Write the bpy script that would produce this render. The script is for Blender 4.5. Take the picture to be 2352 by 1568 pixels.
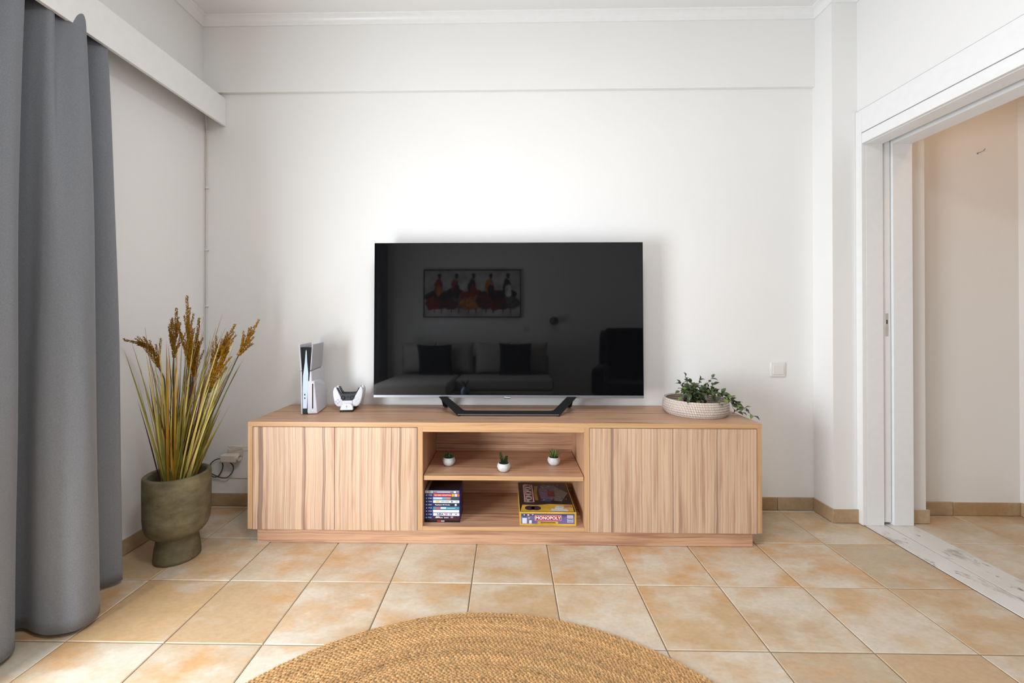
import bpy, bmesh, math, random
from mathutils import Vector, Matrix, Euler
random.seed(7)
R = math.radians
SC = bpy.context.scene
for o in list(bpy.data.objects): bpy.data.objects.remove(o, do_unlink=True)
COL = SC.collection

# ------------------------------------------------------------------ camera
F, CX, CY = 972.6257, 1148.1978, 723.5238
YAW, PITCH, ROLL = .0184, .0050, .0001
cam = bpy.data.cameras.new('camera'); co = bpy.data.objects.new('camera', cam); COL.objects.link(co)
cam.sensor_fit = 'HORIZONTAL'; cam.sensor_width = 36; cam.lens = F * 36 / 2352
cam.shift_x = (1176 - CX) / 2352; cam.shift_y = (CY - 784) / 2352
cam.clip_start = .02
co.matrix_world = Matrix.Translation((-.186, -2.0633, 1.0851)) @ (Matrix.Rotation(YAW, 4, 'Z') @ Matrix.Rotation(PITCH, 4, 'X') @ Matrix.Rotation(ROLL, 4, 'Y') @ Matrix.Rotation(R(90), 4, 'X'))
SC.camera = co

# ------------------------------------------------------------------ world, lights, exposure
SC.view_settings.view_transform = 'Standard'; SC.view_settings.look = 'None'
SC.view_settings.gamma = 1; SC.view_settings.use_curve_mapping = False
SC.view_settings.exposure = 0.06
w = bpy.data.worlds.new('sky'); SC.world = w; w.use_nodes = True
w.node_tree.nodes['Background'].inputs[0].default_value = (.75, .85, 1, 1)
w.node_tree.nodes['Background'].inputs[1].default_value = .6

def area(name, loc, rot, sx, sy, power, col):
    l = bpy.data.lights.new(name, 'AREA'); l.shape = 'RECTANGLE'; l.size = sx; l.size_y = sy
    l.energy = power; l.color = col
    o = bpy.data.objects.new(name, l); COL.objects.link(o); o.location = loc; o.rotation_euler = rot
    return o
# daylight entering by the glass balcony door in the left wall
DAY = area('window_daylight', (-1.92, -1.72, .74), (0, R(-90), 0), 1.30, 1.15, 92, (.875, .94, 1.0))

# ------------------------------------------------------------------ helpers
def lin(c): return c / 12.92 if c <= .04045 else ((c + .055) / 1.055) ** 2.4
def rgb(r, g, b): return (lin(r / 255), lin(g / 255), lin(b / 255), 1)

class NT:
    def __init__(s, m):
        m.use_nodes = True; s.t = m.node_tree; s.n = s.t.nodes; s.l = s.t.links
        s.b = s.n['Principled BSDF']
    def a(s, typ, ins=None, **kw):
        n = s.n.new(typ)
        for k, v in kw.items(): setattr(n, k, v)
        for k, v in (ins or {}).items():
            if isinstance(v, bpy.types.NodeSocket): s.l.new(v, n.inputs[k])
            else: n.inputs[k].default_value = v
        return n
    def math(s, op, a, b=0.0, c=0.0, clamp=False):
        n = s.a('ShaderNodeMath', {0: a, 1: b, 2: c}, operation=op); n.use_clamp = clamp; return n.outputs[0]
    def vec(s, op, a, b):
        return s.a('ShaderNodeVectorMath', {0: a, 1: b}, operation=op).outputs[0]
    def noise(s, v, scale, detail=2, rough=.5):
        return s.a('ShaderNodeTexNoise', {'Vector': v, 'Scale': scale, 'Detail': detail, 'Roughness': rough}).outputs['Fac']
    def ramp(s, f, stops):
        n = s.a('ShaderNodeValToRGB', {'Fac': f}); e = n.color_ramp.elements
        e[0].position, e[0].color = stops[0]; e[1].position, e[1].color = stops[-1]
        for p, c in stops[1:-1]:
            q = e.new(p); q.color = c
        return n.outputs['Color']
    def mix(s, f, a, b, mode='MIX'):
        n = s.a('ShaderNodeMix', data_type='RGBA', blend_type=mode)
        for i, v in ((0, f), (6, a), (7, b)):
            if isinstance(v, bpy.types.NodeSocket): s.l.new(v, n.inputs[i])
            else: n.inputs[i].default_value = v
        return n.outputs[2]
    def set(s, k, v):
        if isinstance(v, bpy.types.NodeSocket): s.l.new(v, s.b.inputs[k])
        else: s.b.inputs[k].default_value = v
    def bump(s, h, strength, dist=.001):
        n = s.a('ShaderNodeBump', {'Height': h, 'Strength': strength, 'Distance': dist}); s.l.new(n.outputs[0], s.b.inputs['Normal'])
    def obj(s): return s.a('ShaderNodeTexCoord').outputs['Object']
    def pos(s): return s.a('ShaderNodeNewGeometry').outputs['Position']
    def rnd(s): return s.a('ShaderNodeObjectInfo').outputs['Random']

def plain(name, c, rough=.5, metal=0, spec=.5, var=.06, vscale=30, bump=0):
    m = bpy.data.materials.new(name); t = NT(m)
    f = t.noise(t.obj(), vscale, 3)
    d = tuple(x * (1 - var) for x in c[:3]) + (1,); u = tuple(min(1, x * (1 + var)) for x in c[:3]) + (1,)
    t.set('Base Color', t.ramp(f, [(.3, d), (.7, u)])); t.set('Roughness', rough); t.set('Metallic', metal)
    t.set('Specular IOR Level', spec)
    if bump: t.bump(f, bump)
    return m

def wall_mat(name, c, rough=.75):
    m = bpy.data.materials.new(name); t = NT(m); p = t.pos()
    f = t.noise(p, 2.5, 3); g = t.noise(p, 90, 2)
    d = tuple(x * .985 for x in c[:3]) + (1,)
    t.set('Base Color', t.ramp(f, [(.35, d), (.65, c)])); t.set('Roughness', rough); t.bump(g, .08, .002)
    return m

def wood(name, axis, light, mid, dark, k=1.0):
    """streaked laminate; the grain runs along axis (0 x, 1 y, 2 z)"""
    m = bpy.data.materials.new(name); t = NT(m)
    off = t.a('ShaderNodeCombineXYZ', {0: t.math('MULTIPLY', t.rnd(), 3.1), 1: t.math('MULTIPLY', t.rnd(), 7.3), 2: t.math('MULTIPLY', t.rnd(), 5.7)}).outputs[0]
    v = t.vec('ADD', t.obj(), off)
    wv = [0.6, 0.6, 0.6]; wv[axis] = 2.2
    wn = t.noise(t.vec('MULTIPLY', v, tuple(wv)), 1.6, 2)
    sh = t.math('MULTIPLY', t.math('SUBTRACT', wn, .5), .016)
    sep = t.a('ShaderNodeSeparateXYZ', {0: v}).outputs
    p, q = [i for i in range(3) if i != axis]
    ac = t.math('ADD', t.math('ADD', sep[p], sep[q]), sh)          # one coordinate across the grain, bent a little along it
    al = t.math('MULTIPLY', sep[axis], .05)
    u = t.a('ShaderNodeCombineXYZ', {0: ac, 1: al, 2: 0.0}).outputs[0]
    n1 = t.noise(u, 26 * k, 3, .6); n2 = t.noise(t.vec('MULTIPLY', u, (1, .15, 1)), 150 * k, 3, .6)
    n3 = t.noise(t.vec('MULTIPLY', u, (1, 0, 0)), 11 * k, 2, .5)
    c = t.ramp(n1, [(.32, mid), (.44, light), (.54, light), (.62, mid), (.70, tuple(x * .86 for x in mid[:3]) + (1,))])
    fine = t.ramp(n2, [(.32, (.78, .745, .74, 1)), (.58, (1.03, 1.03, 1.03, 1))])
    c = t.mix(1.0, c, fine, 'MULTIPLY')
    fr = t.math('FRACT', t.math('MULTIPLY', n3, 12.0))
    ln = t.math('SUBTRACT', 1, t.math('MULTIPLY', fr, 11, clamp=True), clamp=True)
    band = t.math('MULTIPLY', t.math('SUBTRACT', .22, fr, clamp=True), 2.0, clamp=True)
    c = t.mix(t.math('MULTIPLY', band, .5), c, dark)
    c = t.mix(t.math('MULTIPLY', ln, .62), c, dark)
    t.set('Base Color', c); t.set('Roughness', .42); t.set('Specular IOR Level', .35); t.bump(n2, .06, .0006)
    return m

def emit(name, c, s):
    m = bpy.data.materials.new(name); t = NT(m); t.set('Base Color', c); t.set('Emission Color', c); t.set('Emission Strength', s); return m

class MB:
    def __init__(s): s.v = []; s.f = []; s.m = []; s.c = None
    def add(s, vs, fs, mi=0):
        b = len(s.v); s.v += [tuple(p) for p in vs]; s.f += [tuple(i + b for i in f) for f in fs]; s.m += [mi] * len(fs); return s
    def box(s, x0, x1, y0, y1, z0, z1, mi=0, front=None):
        vs = [(x, y, z) for z in (z0, z1) for y in (y0, y1) for x in (x0, x1)]
        fs = [(0, 2, 3, 1), (4, 5, 7, 6), (0, 1, 5, 4), (2, 6, 7, 3), (0, 4, 6, 2), (1, 3, 7, 5)]
        s.add(vs, fs, mi)
        if front is not None: s.m[-4] = front          # the face looking to -y (edge band)
        return s
    def prism(s, poly, a, b, axis='y', mi=0):
        """poly of 2-D points (x,z) for axis y, (y,z) for x, (x,y) for z; counter-clockwise seen from -y / +x / +z"""
        n = len(poly); f = {'y': lambda p, t: (p[0], t, p[1]), 'x': lambda p, t: (t, p[0], p[1]), 'z': lambda p, t: (p[0], p[1], t)}[axis]
        vs = [f(p, a) for p in poly] + [f(p, b) for p in poly]
        s.add(vs, [tuple(range(n - 1, -1, -1)), tuple(range(n, 2 * n))] + [(i, (i + 1) % n, n + (i + 1) % n, n + i) for i in range(n)], mi)
        return s
    def tube(s, path, rad, n=8, mi=0, cap=True, flat=1.0):
        P = [Vector(p) for p in path]; k = len(P)
        if not hasattr(rad, '__len__'): rad = [rad] * k
        up = Vector((0, 0, 1)); rings = []; prev = None
        for i in range(k):
            d = (P[min(i + 1, k - 1)] - P[max(i - 1, 0)]).normalized()
            if prev is None:
                a = d.cross(up)
                if a.length < 1e-3: a = d.cross(Vector((1, 0, 0)))
                a.normalize()
            else: a = (prev - d * prev.dot(d)).normalized()
            prev = a; b = d.cross(a)
            rings.append([P[i] + (a * math.cos(2 * math.pi * j / n) + b * math.sin(2 * math.pi * j / n) * flat) * rad[i] for j in range(n)])
        vs = [p for r in rings for p in r]
        fs = [(i * n + j, i * n + (j + 1) % n, (i + 1) * n + (j + 1) % n, (i + 1) * n + j) for i in range(k - 1) for j in range(n)]
        if cap: fs += [tuple(range(n - 1, -1, -1)), tuple((k - 1) * n + j for j in range(n))]
        return s.add(vs, fs, mi)
    def lathe(s, prof, n=32, c=(0, 0, 0), mi=0, sx=1, sy=1):
        vs = []; fs = []; k = len(prof)
        for r, z in prof:
            vs += [(c[0] + r * sx * math.cos(2 * math.pi * j / n), c[1] + r * sy * math.sin(2 * math.pi * j / n), c[2] + z) for j in range(n)]
        fs = [(i * n + j, i * n + (j + 1) % n, (i + 1) * n + (j + 1) % n, (i + 1) * n + j) for i in range(k - 1) for j in range(n)]
        if prof[0][0] > 1e-5: fs.append(tuple(range(n - 1, -1, -1)))
        if prof[-1][0] > 1e-5: fs.append(tuple((k - 1) * n + j for j in range(n)))
        return s.add(vs, fs, mi)
    def grid(s, fn, nu, nv, mi=0, closeu=False):
        vs = [fn(i / nu if closeu else i / (nu - 1), j / (nv - 1)) for j in range(nv) for i in range(nu)]
        fs = [(j * nu + i, j * nu + (i + 1) % nu, (j + 1) * nu + (i + 1) % nu, (j + 1) * nu + i) for j in range(nv - 1) for i in range(nu if closeu else nu - 1)]
        return s.add(vs, fs, mi)
    def mesh(s, name, mats, bevel=0, seg=2, smooth=False, org=(0, 0, 0), angle=35):
        me = bpy.data.meshes.new(name)
        me.from_pydata([(x - org[0], y - org[1], z - org[2]) for x, y, z in s.v], [], s.f)
        for m in (mats if isinstance(mats, (list, tuple)) else [mats]): me.materials.append(m)
        me.polygons.foreach_set('material_index', s.m)
        if s.c is not None:
            at = me.color_attributes.new('tone', 'FLOAT_COLOR', 'POINT'); at.data.foreach_set('color', s.c)
        if bevel:
            bm = bmesh.new(); bm.from_mesh(me)
            bmesh.ops.remove_doubles(bm, verts=bm.verts, dist=1e-6)
            es = [e for e in bm.edges if len(e.link_faces) == 2 and e.calc_face_angle(0) > .5]
            for f in bm.faces: f.smooth = False
            rb = bmesh.ops.bevel(bm, geom=es, offset=bevel, segments=seg, profile=.5, affect='EDGES', clamp_overlap=True)
            for f in rb['faces']: f.smooth = True
            bm.to_mesh(me); bm.free()
        if smooth or angle > 50:
            me.polygons.foreach_set('use_smooth', [True] * len(me.polygons)); me.set_sharp_from_angle(angle=R(angle))
        me.update(); return me
    def build(s, name, mats, parent=None, bevel=0, seg=2, smooth=False, org=None, angle=35, label=None):
        if org is None: org = ORG.get(parent.name, (0, 0, 0)) if parent is not None else (0, 0, 0)
        me = s.mesh(name, mats, bevel, seg, smooth, org, angle)
        return link(name, me, parent, label, org)

ORG = {}
def link(name, me, parent=None, label=None, org=(0, 0, 0)):
    o = bpy.data.objects.new(name, me); COL.objects.link(o)
    if parent is not None: o.parent = parent
    else: o.location = org
    ORG[o.name] = org
    if label: o['label'] = label
    return o
def tag(o, label=None, cat=None, group=None, kind=None):
    for k, v in (('label', label), ('category', cat), ('group', group), ('kind', kind)):
        if v: o[k] = v
    return o
def thing(name, label, cat, loc=(0, 0, 0), rot=(0, 0, 0), group=None, local=False):
    o = bpy.data.objects.new(name, None); COL.objects.link(o); o.location = loc; o.rotation_euler = rot; o.empty_display_size = .05
    ORG[o.name] = (0, 0, 0) if local else loc
    return tag(o, label, cat, group)
def text(name, body, size, m, parent, loc, rot=(R(90), 0, 0), align='CENTER', sx=1.0, bold=0.0, depth=.0002):
    cu = bpy.data.curves.new(name, 'FONT'); cu.body = body; cu.size = size; cu.align_x = align; cu.align_y = 'CENTER'
    cu.extrude = depth; cu.offset = bold; cu.resolution_u = 3
    t = bpy.data.objects.new(name, cu); COL.objects.link(t)
    dg = bpy.context.evaluated_depsgraph_get(); me = bpy.data.meshes.new_from_object(t.evaluated_get(dg))
    bpy.data.objects.remove(t); me.materials.clear(); me.materials.append(m)
    o = bpy.data.objects.new(name, me); COL.objects.link(o); o.parent = parent; o.location = loc; o.rotation_euler = rot; o.scale = (sx, 1, 1)
    return o
def cat_rom(P, n):
    out = []; k = len(P)
    for i in range(k - 1):
        p0, p1, p2, p3 = P[max(i - 1, 0)], P[i], P[i + 1], P[min(i + 2, k - 1)]
        for j in range(n):
            t = j / n
            out.append(tuple(.5 * (2 * b + (c - a) * t + (2 * a - 5 * b + 4 * c - d) * t * t + (3 * b - a - 3 * c + d) * t ** 3) for a, b, c, d in zip(p0, p1, p2, p3)))
    out.append(tuple(P[-1])); return out

# ------------------------------------------------------------------ materials
M_wall = wall_mat('white_wall_paint', (.86, .85, .835, 1))
M_ceil = wall_mat('white_ceiling_paint', (.82, .82, .81, 1))
M_hall = wall_mat('cream_hall_paint', (.79, .75, .71, 1))
M_trim = plain('white_gloss_paint', (.86, .86, .855, 1), .32, var=.015)
M_grout = plain('beige_grout', rgb(138, 118, 96), .9, var=.15, vscale=60)

def tile_mat(name, stops, pale, ochre, edge=False):
    m = bpy.data.materials.new(name); t = NT(m); r = t.rnd()
    off = t.a('ShaderNodeCombineXYZ', {0: t.math('MULTIPLY', r, 37.0), 1: t.math('MULTIPLY', r, 91.0), 2: t.math('MULTIPLY', r, 13.0)}).outputs[0]
    p = t.vec('ADD', t.pos(), off)
    st = t.vec('MULTIPLY', p, (1.0, 1.5, 1.0))
    a = t.noise(st, 3.4, 4, .58); b = t.noise(t.vec('ADD', st, (5, 3, 9)), 3.8, 5, .62); g = t.noise(st, 55, 4, .65); h = t.noise(st, 14, 3, .6)
    r2 = t.math('FRACT', t.math('MULTIPLY', r, 7.77)); r3 = t.math('FRACT', t.math('MULTIPLY', r, 23.3))
    c = t.ramp(r2, [(q / (len(stops) - 1), x) for q, x in enumerate(stops)])
    a2 = t.math('ADD', a, t.math('MULTIPLY', t.math('SUBTRACT', r3, .5), .24))
    c = t.mix(t.ramp(a2, [(.42, (0, 0, 0, 1)), (.62, (.9, .9, .9, 1))]), c, pale)
    b2 = t.math('ADD', b, t.math('MULTIPLY', t.math('SUBTRACT', r2, .5), .20))
    c = t.mix(t.ramp(b2, [(.52, (0, 0, 0, 1)), (.72, (.8, .8, .8, 1))]), c, ochre)
    c = t.mix(1.0, c, t.ramp(g, [(.3, (.90, .89, .87, 1)), (.62, (1.02, 1.02, 1.02, 1))]), 'MULTIPLY')
    c = t.mix(1.0, c, t.ramp(h, [(.3, (.94, .935, .93, 1)), (.65, (1.02, 1.02, 1.02, 1))]), 'MULTIPLY')
    if edge: c = t.mix(.3, c, rgb(232, 216, 190))
    t.set('Base Color', c); t.set('Roughness', .36); t.set('Specular IOR Level', .4); t.bump(g, .12, .001)
    return m
STOPS = [rgb(196, 168, 134), rgb(203, 168, 126), rgb(192, 171, 144), rgb(208, 190, 166)]
M_tile = tile_mat('mottled_beige_tile', STOPS, rgb(213, 203, 187), rgb(203, 152, 94))
M_tilee = tile_mat('worn_tile_edge', STOPS, rgb(213, 203, 187), rgb(203, 152, 94), True)
M_skirt = tile_mat('mottled_brown_skirting', [rgb(176, 146, 112), rgb(184, 153, 118), rgb(170, 146, 116), rgb(188, 164, 132)], rgb(186, 164, 134), rgb(168, 130, 88))
def marble_mat():
    m = bpy.data.materials.new('grey_marble'); t = NT(m); p = t.pos()
    f = t.noise(t.vec('MULTIPLY', p, (1, .55, 1)), 11, 5, .66); s = t.noise(t.vec('ADD', t.vec('MULTIPLY', p, (1, .6, 1)), (3, 0, 0)), 24, 4, .62); z = t.noise(p, 4, 2)
    c = t.ramp(z, [(.3, rgb(214, 210, 204)), (.7, rgb(230, 228, 224))])
    c = t.mix(t.ramp(f, [(.56, (0, 0, 0, 1)), (.66, (.7, .7, .7, 1))]), c, rgb(150, 140, 130))
    c = t.mix(t.ramp(s, [(.62, (0, 0, 0, 1)), (.70, (.75, .75, .75, 1))]), c, rgb(84, 74, 66))
    t.set('Base Color', c); t.set('Roughness', .3); return m
M_marble = marble_mat()
LIGHT, MID, DARK = rgb(212, 180, 152), rgb(193, 157, 131), rgb(116, 88, 76)
M_doorwood = wood('door_streaked_wood', 2, LIGHT, MID, DARK)
M_hwood = wood('panel_streaked_wood', 0, rgb(206, 164, 132), rgb(182, 138, 110), rgb(104, 70, 56), 1.25)
M_vwood = wood('inner_side_wood', 2, rgb(204, 162, 128), rgb(178, 134, 104), rgb(116, 80, 62))
M_edge = wood('oak_edge_band', 0, rgb(204, 163, 121), rgb(198, 156, 114), rgb(182, 140, 102), 1.6)
M_edgev = wood('oak_edge_band_upright', 2, rgb(204, 163, 121), rgb(198, 156, 114), rgb(182, 140, 102), 1.6)

def fabric(name, c, scale=900, contrast=.28, sheen=.2):
    m = bpy.data.materials.new(name); t = NT(m); p = t.obj()
    a = t.noise(t.vec('MULTIPLY', p, (1, 1, 2.0)), scale * .6, 2, .6); b = t.noise(p, 3, 2)
    d = tuple(x * (1 - contrast) for x in c[:3]) + (1,); u = tuple(x * (1 + contrast) for x in c[:3]) + (1,)
    t.set('Base Color', t.ramp(a, [(.3, d), (.7, u)])); t.set('Roughness', .95); t.set('Specular IOR Level', .1)
    t.set('Sheen Weight', sheen); t.bump(a, .25, .001); return m
M_curtain = fabric('grey_heather_curtain', rgb(127, 130, 136), 900)
M_black = plain('black_satin_plastic', rgb(15, 15, 16), .45, spec=.35)
M_blackm = plain('black_matt', rgb(16, 16, 17), .6)
M_white = plain('white_plastic', rgb(236, 236, 238), .4, var=.01)
M_silver = plain('grey_highlight', rgb(150, 152, 160), .35, metal=.7, var=.02)
def screen_mat():
    m = bpy.data.materials.new('glossy_black_screen'); t = NT(m); f = t.noise(t.obj(), 3, 2)
    t.set('Base Color', t.ramp(f, [(.3, (.0025, .0026, .003, 1)), (.7, (.003, .0031, .0035, 1))])); t.set('Roughness', .03); t.set('IOR', 1.43); return m
M_screen = screen_mat()

# ------------------------------------------------------------------ the room shell
XL, XR, YB, YR, ZC, XW = -1.945, 1.54, .3625, -3.35, 2.80, 1.672
XJ1, XJ2, XH, YJ = 1.772, 1.822, 1.924, .179
YP = .217
def struct(name, mb, m, label, cat, **k): return tag(mb.build(name, m, **k), label, cat, kind='structure')
floor = struct('floor', MB().box(-2.2, 2.8, -3.6, .6, -.12, -.0035), M_grout, 'beige mottled ceramic tile floor of the living room', 'floor')
struct('wall_back', MB().box(-2.2, XR + .1, YB, YB + .2, -.1, 2.38).box(-2.2, XR + .1, YB - .022, YB + .2, 2.38, 2.86), M_wall, 'white back wall behind the television with a shallow ledge line up high', 'wall')
struct('wall_left', MB().box(-2.2, XL, -1.0, .4, -.1, 2.86).box(-2.2, XL, -3.5, -2.96, -.1, 2.86).box(-2.2, XL, -2.96, -1.0, 2.17, 2.86), M_wall, 'white left wall under the curtain pelmet', 'wall')
struct('wall_corner', MB().box(XR, XW, YP, YB + .2, -.1, 2.86), M_wall, 'white corner pilaster between back wall and sliding doorway', 'wall')
DH = 1.99
struct('wall_right', MB().box(XW, XH, -1.5, YP, 2.10, 2.86).box(XW, XH, -3.5, -1.5, -.1, 2.86).box(XW, XJ1, YP, .6, -.1, 2.86).box(XJ2, XH, YP, .6, -.1, 2.86), M_wall, 'white right wall over the sliding doorway', 'wall')
struct('wall_rear', MB().box(-2.2, XH, YR - .2, YR, -.1, 2.86), M_wall, 'white rear wall with painting, seen mirrored in the screen', 'wall')
struct('ceiling', MB().box(-2.2, 2.8, -3.6, .6, ZC, ZC + .12), M_ceil, 'plain white ceiling', 'ceiling')
struct('wall_hall_back', MB().box(2.02, 2.8, .315, .6, -.1, 2.86).box(XH, 2.02, YP, .6, -.1, 2.86), M_hall, 'cream end wall of the hall beyond the sliding doorway', 'wall')
struct('wall_hall_side', MB().box(2.622, 2.8, -3.5, .315, -.1, 2.86), M_hall, 'cream side wall of the hall at the right edge', 'wall')
struct('wall_hall_end', MB().box(1.93, 2.8, -3.55, -3.35, -.1, 2.86), M_hall, 'cream wall closing the near end of the hall', 'wall')

# cornice: coved moulding run along left, back, pilaster and right walls
def cove(p0, p1, nrm, m0=0, m1=0):
    """moulding from p0 to p1 (xy), nrm = direction into the room; m = mitre sign at either end"""
    d = Vector((p1[0] - p0[0], p1[1] - p0[1], 0)).normalized(); n = Vector((nrm[0], nrm[1], 0))
    prof = [(0, 2.757), (.010, 2.757), (.012, 2.762)] + [(.012 + .036 * (1 - math.cos(a)), 2.764 + .030 * math.sin(a)) for a in [R(x) for x in (15, 30, 45, 60, 75, 90)]] + [(.05, 2.797), (.05, ZC), (0, ZC)]
    mb = MB(); k = len(prof)
    vs = [Vector((p0[0], p0[1], 0)) + n * a + d * (a * m0) + Vector((0, 0, z)) for a, z in prof] + [Vector((p1[0], p1[1], 0)) + n * a - d * (a * m1) + Vector((0, 0, z)) for a, z in prof]
    mb.add(vs, [tuple(range(k)), tuple(range(2 * k - 1, k - 1, -1))] + [(i, k + i, k + (i + 1) % k, (i + 1) % k) for i in range(k)])
    return mb
yb2 = YB - .022
struct('trim_1', cove((XL, yb2), (XR, yb2), (0, -1), 1, 1), M_trim, 'white coved cornice along the top of the back wall', 'cornice', smooth=True)
struct('trim_2', cove((XL, -3.35), (XL, yb2), (1, 0), 1, 1), M_trim, 'white coved cornice along the top of the left wall', 'cornice', smooth=True)
struct('trim_3', cove((XR, yb2), (XR, YP), (-1, 0), 1, -1), M_trim, 'short white cornice piece on the side of the corner pilaster', 'cornice', smooth=True)
struct('trim_4', cove((XR, YP), (XW, YP), (0, -1), -1, 1), M_trim, 'short white cornice piece on the front of the corner pilaster', 'cornice', smooth=True)
struct('trim_5', cove((XW, YP), (XW, -3.35), (-1, 0), 1, 1), M_trim, 'white coved cornice along the top of the right wall', 'cornice', smooth=True)

# floor tiles, one object each, sharing meshes of the same size
T, G = .3333, .0042
tmesh = {}
def tile(x0, x1, y0, y1, parent=floor, name='tile'):
    sx, sy = round(x1 - x0 - G, 3), round(y1 - y0 - G, 3)
    if (sx, sy) not in tmesh:
        a, b, e = sx / 2, sy / 2, .0023
        vs = [(-a, -b, -.009), (a, -b, -.009), (a, b, -.009), (-a, b, -.009), (-a, -b, -e * .8), (a, -b, -e * .8), (a, b, -e * .8), (-a, b, -e * .8)]
        vs += [(-a + e, -b + e, 0), (a - e, -b + e, 0), (a - e, b - e, 0), (-a + e, b - e, 0)]
        fs = [(8, 9, 10, 11)] + [(i, (i + 1) % 4, 4 + (i + 1) % 4, 4 + i) for i in range(4)] + [(4 + i, 4 + (i + 1) % 4, 8 + (i + 1) % 4, 8 + i) for i in range(4)]
        q = MB().add(vs, fs); q.m = [0] + [1] * 8; tmesh[(sx, sy)] = q.mesh('tile', [M_tile, M_tilee])
    o = bpy.data.objects.new(name, tmesh[(sx, sy)]); COL.objects.link(o); o.parent = parent
    o.location = ((x0 + x1) / 2, (y0 + y1) / 2, random.uniform(-.0005, .0004)); o.rotation_euler = (random.gauss(0, .0007), random.gauss(0, .0007), 0)
    return o
xs = [XL] + [(i - 5) * T for i in range(0, 10)] + [1.672]
ys = [YB] + [T - j * T for j in range(0, 11)] + [YR]
for i in range(len(xs) - 1):
    for j in range(len(ys) - 1):
        tile(xs[i], xs[i + 1], ys[j + 1], ys[j])
hx = [1.936, 2.250, 2.622]; hy = [.315, .012, .012 - T, .012 - 2 * T, .012 - 3 * T, .012 - 4 * T]
for i in range(2):
    for j in range(5): tile(hx[i], hx[i + 1], hy[j + 1], hy[j])
thr = tag(MB().box(1.672, 1.936, -1.5, .217, -.02, -.0036).build('trim_6', M_grout), 'grey veined marble threshold under the sliding doorway', 'threshold', kind='structure')
for x0, x1 in ((1.6755, 1.7865), (1.790, 1.9325)):
    for y0, y1 in ((-.62, .215), (-1.49, -.623)):
        MB().box(x0, x1, y0, y1, -.003, .0012).build('marble_slab', M_marble, thr, bevel=.0018, seg=1)

# skirting tiles
def skirt(name, label, runs):
    root = MB()
    for (p0, p1, n, cuts) in runs:
        x0, x1 = sorted((p0[0], p1[0])); y0, y1 = sorted((p0[1], p1[1]))
        if n[1]: root.box(x0, x1, *sorted((y0, y0 + n[1] * .006)), 0.001, .071)
        else: root.box(*sorted((x0, x0 + n[0] * .006)), y0, y1, 0.001, .071)
    root = tag(root.build(name, M_trim), label, 'skirting', kind='structure')
    for (p0, p1, n, cuts) in runs:
        k = 0 if n[1] else 1
        a, b = sorted((p0[k], p1[k])); st = [a] + sorted(c for c in cuts if a + .02 < c < b - .02) + [b]
        for s0, s1 in zip(st, st[1:]):
            q = p0[1 - k]; z = random.uniform(.0715, .0735)
            lo, hi = sorted((q + n[1 - k] * .004, q + n[1 - k] * .0125))
            mb = MB()
            if k == 0: mb.box(s0 + .0018, s1 - .0018, lo, hi, .002, z)
            else: mb.box(lo, hi, s0 + .0018, s1 - .0018, .002, z)
            c = ((s0 + s1) / 2, q, 0) if k == 0 else (q, (s0 + s1) / 2, 0)
            o = mb.build('skirting_tile', M_skirt, root, bevel=.0012, seg=1, org=c); o.location = c
xc = [(i - 5) * T - .003 for i in range(12)]; yc = [T - j * T for j in range(14)]
skirt('baseboard_back', 'row of beige skirting tiles along the back wall', [((XL, YB), (XR, YB), (0, -1), xc)])
skirt('baseboard_left', 'row of beige skirting tiles along the left wall', [((XL, -1.0), (XL, YB - .012), (1, 0), yc)])
skirt('baseboard_corner', 'beige skirting tiles round the corner pilaster', [((XR, YP - .012), (XR, YB - .012), (-1, 0), []), ((XR - .012, YP), (XW, YP), (0, -1), [])])
skirt('baseboard_hall', 'beige skirting tiles round the foot of the hall walls', [((1.93, YP), (2.032, YP), (0, -1), []), ((2.032, .315), (2.622, .315), (0, -1), [2.25]), ((2.622, -2.0), (2.622, .303), (-1, 0), yc)])

# sliding doorway: casing, split jambs, split head, leaf in its pocket
cas = thing('trim_7', 'white painted casing and split jambs of the sliding doorway', 'door frame', (XW, .185, 0)); cas['kind'] = 'structure'
a, b = XW - .010, XW + .011
MB().box(a, b, YJ, .2165, .002, 2.170).build('side_casing', M_trim, cas, bevel=.0015)
MB().box(a, b, -1.56, YJ - .0006, 2.049, 2.170).build('head_board', M_trim, cas, bevel=.0015)
MB().box(a + .0015, b, -1.50, YJ - .0006, 1.992, 2.0465).build('head_strip', M_trim, cas, bevel=.0015)
M_shadow_line = plain('grey_shadow_line', rgb(150, 150, 152), .8)  # grey strips paint in the shadow lines along the head board
MB().box(XW - .0035, XW + .004, -1.56, .2165, 2.1705, 2.1745).build('shadow_line', M_shadow_line, cas)
MB().box(XW - .0100, XW + .004, -1.50, YJ - .0006, 2.0467, 2.0488).build('shadow_line', M_shadow_line, cas)
a = XW + .0115
MB().box(a, XJ1, YJ, .2165, .0015, 2.09).build('jamb', M_trim, cas, bevel=.0015)
MB().box(XJ2, XH - .001, YJ, .2165, .0015, 2.09).build('jamb', M_trim, cas, bevel=.0015)
MB().box(a, XJ1, -1.5, YJ - .0006, 1.99, 2.0995).build('head_lining', M_trim, cas, bevel=.0015)
MB().box(XJ2, XH - .001, -1.5, YJ - .0006, 1.99, 2.0995).build('head_lining', M_trim, cas, bevel=.0015)
MB().box(a, XH - .001, -1.499, -1.45, .0015, 1.989).build('jamb', M_trim, cas, bevel=.0015)
dr = thing('door_1', 'edge of the white sliding door leaf in its wall pocket', 'door', (1.805, .2, 0)); dr['kind'] = 'structure'
MB().box(1.778, 1.8205, .188, .6, .012, 2.04).build('leaf', M_trim, dr, bevel=.008, seg=3)
MB().box(1.788, 1.804, .1872, .189, .985, 1.105).build('latch_plate', plain('worn_metal', rgb(200, 198, 192), .45, metal=.3), dr, bevel=.0006, seg=1)
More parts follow.
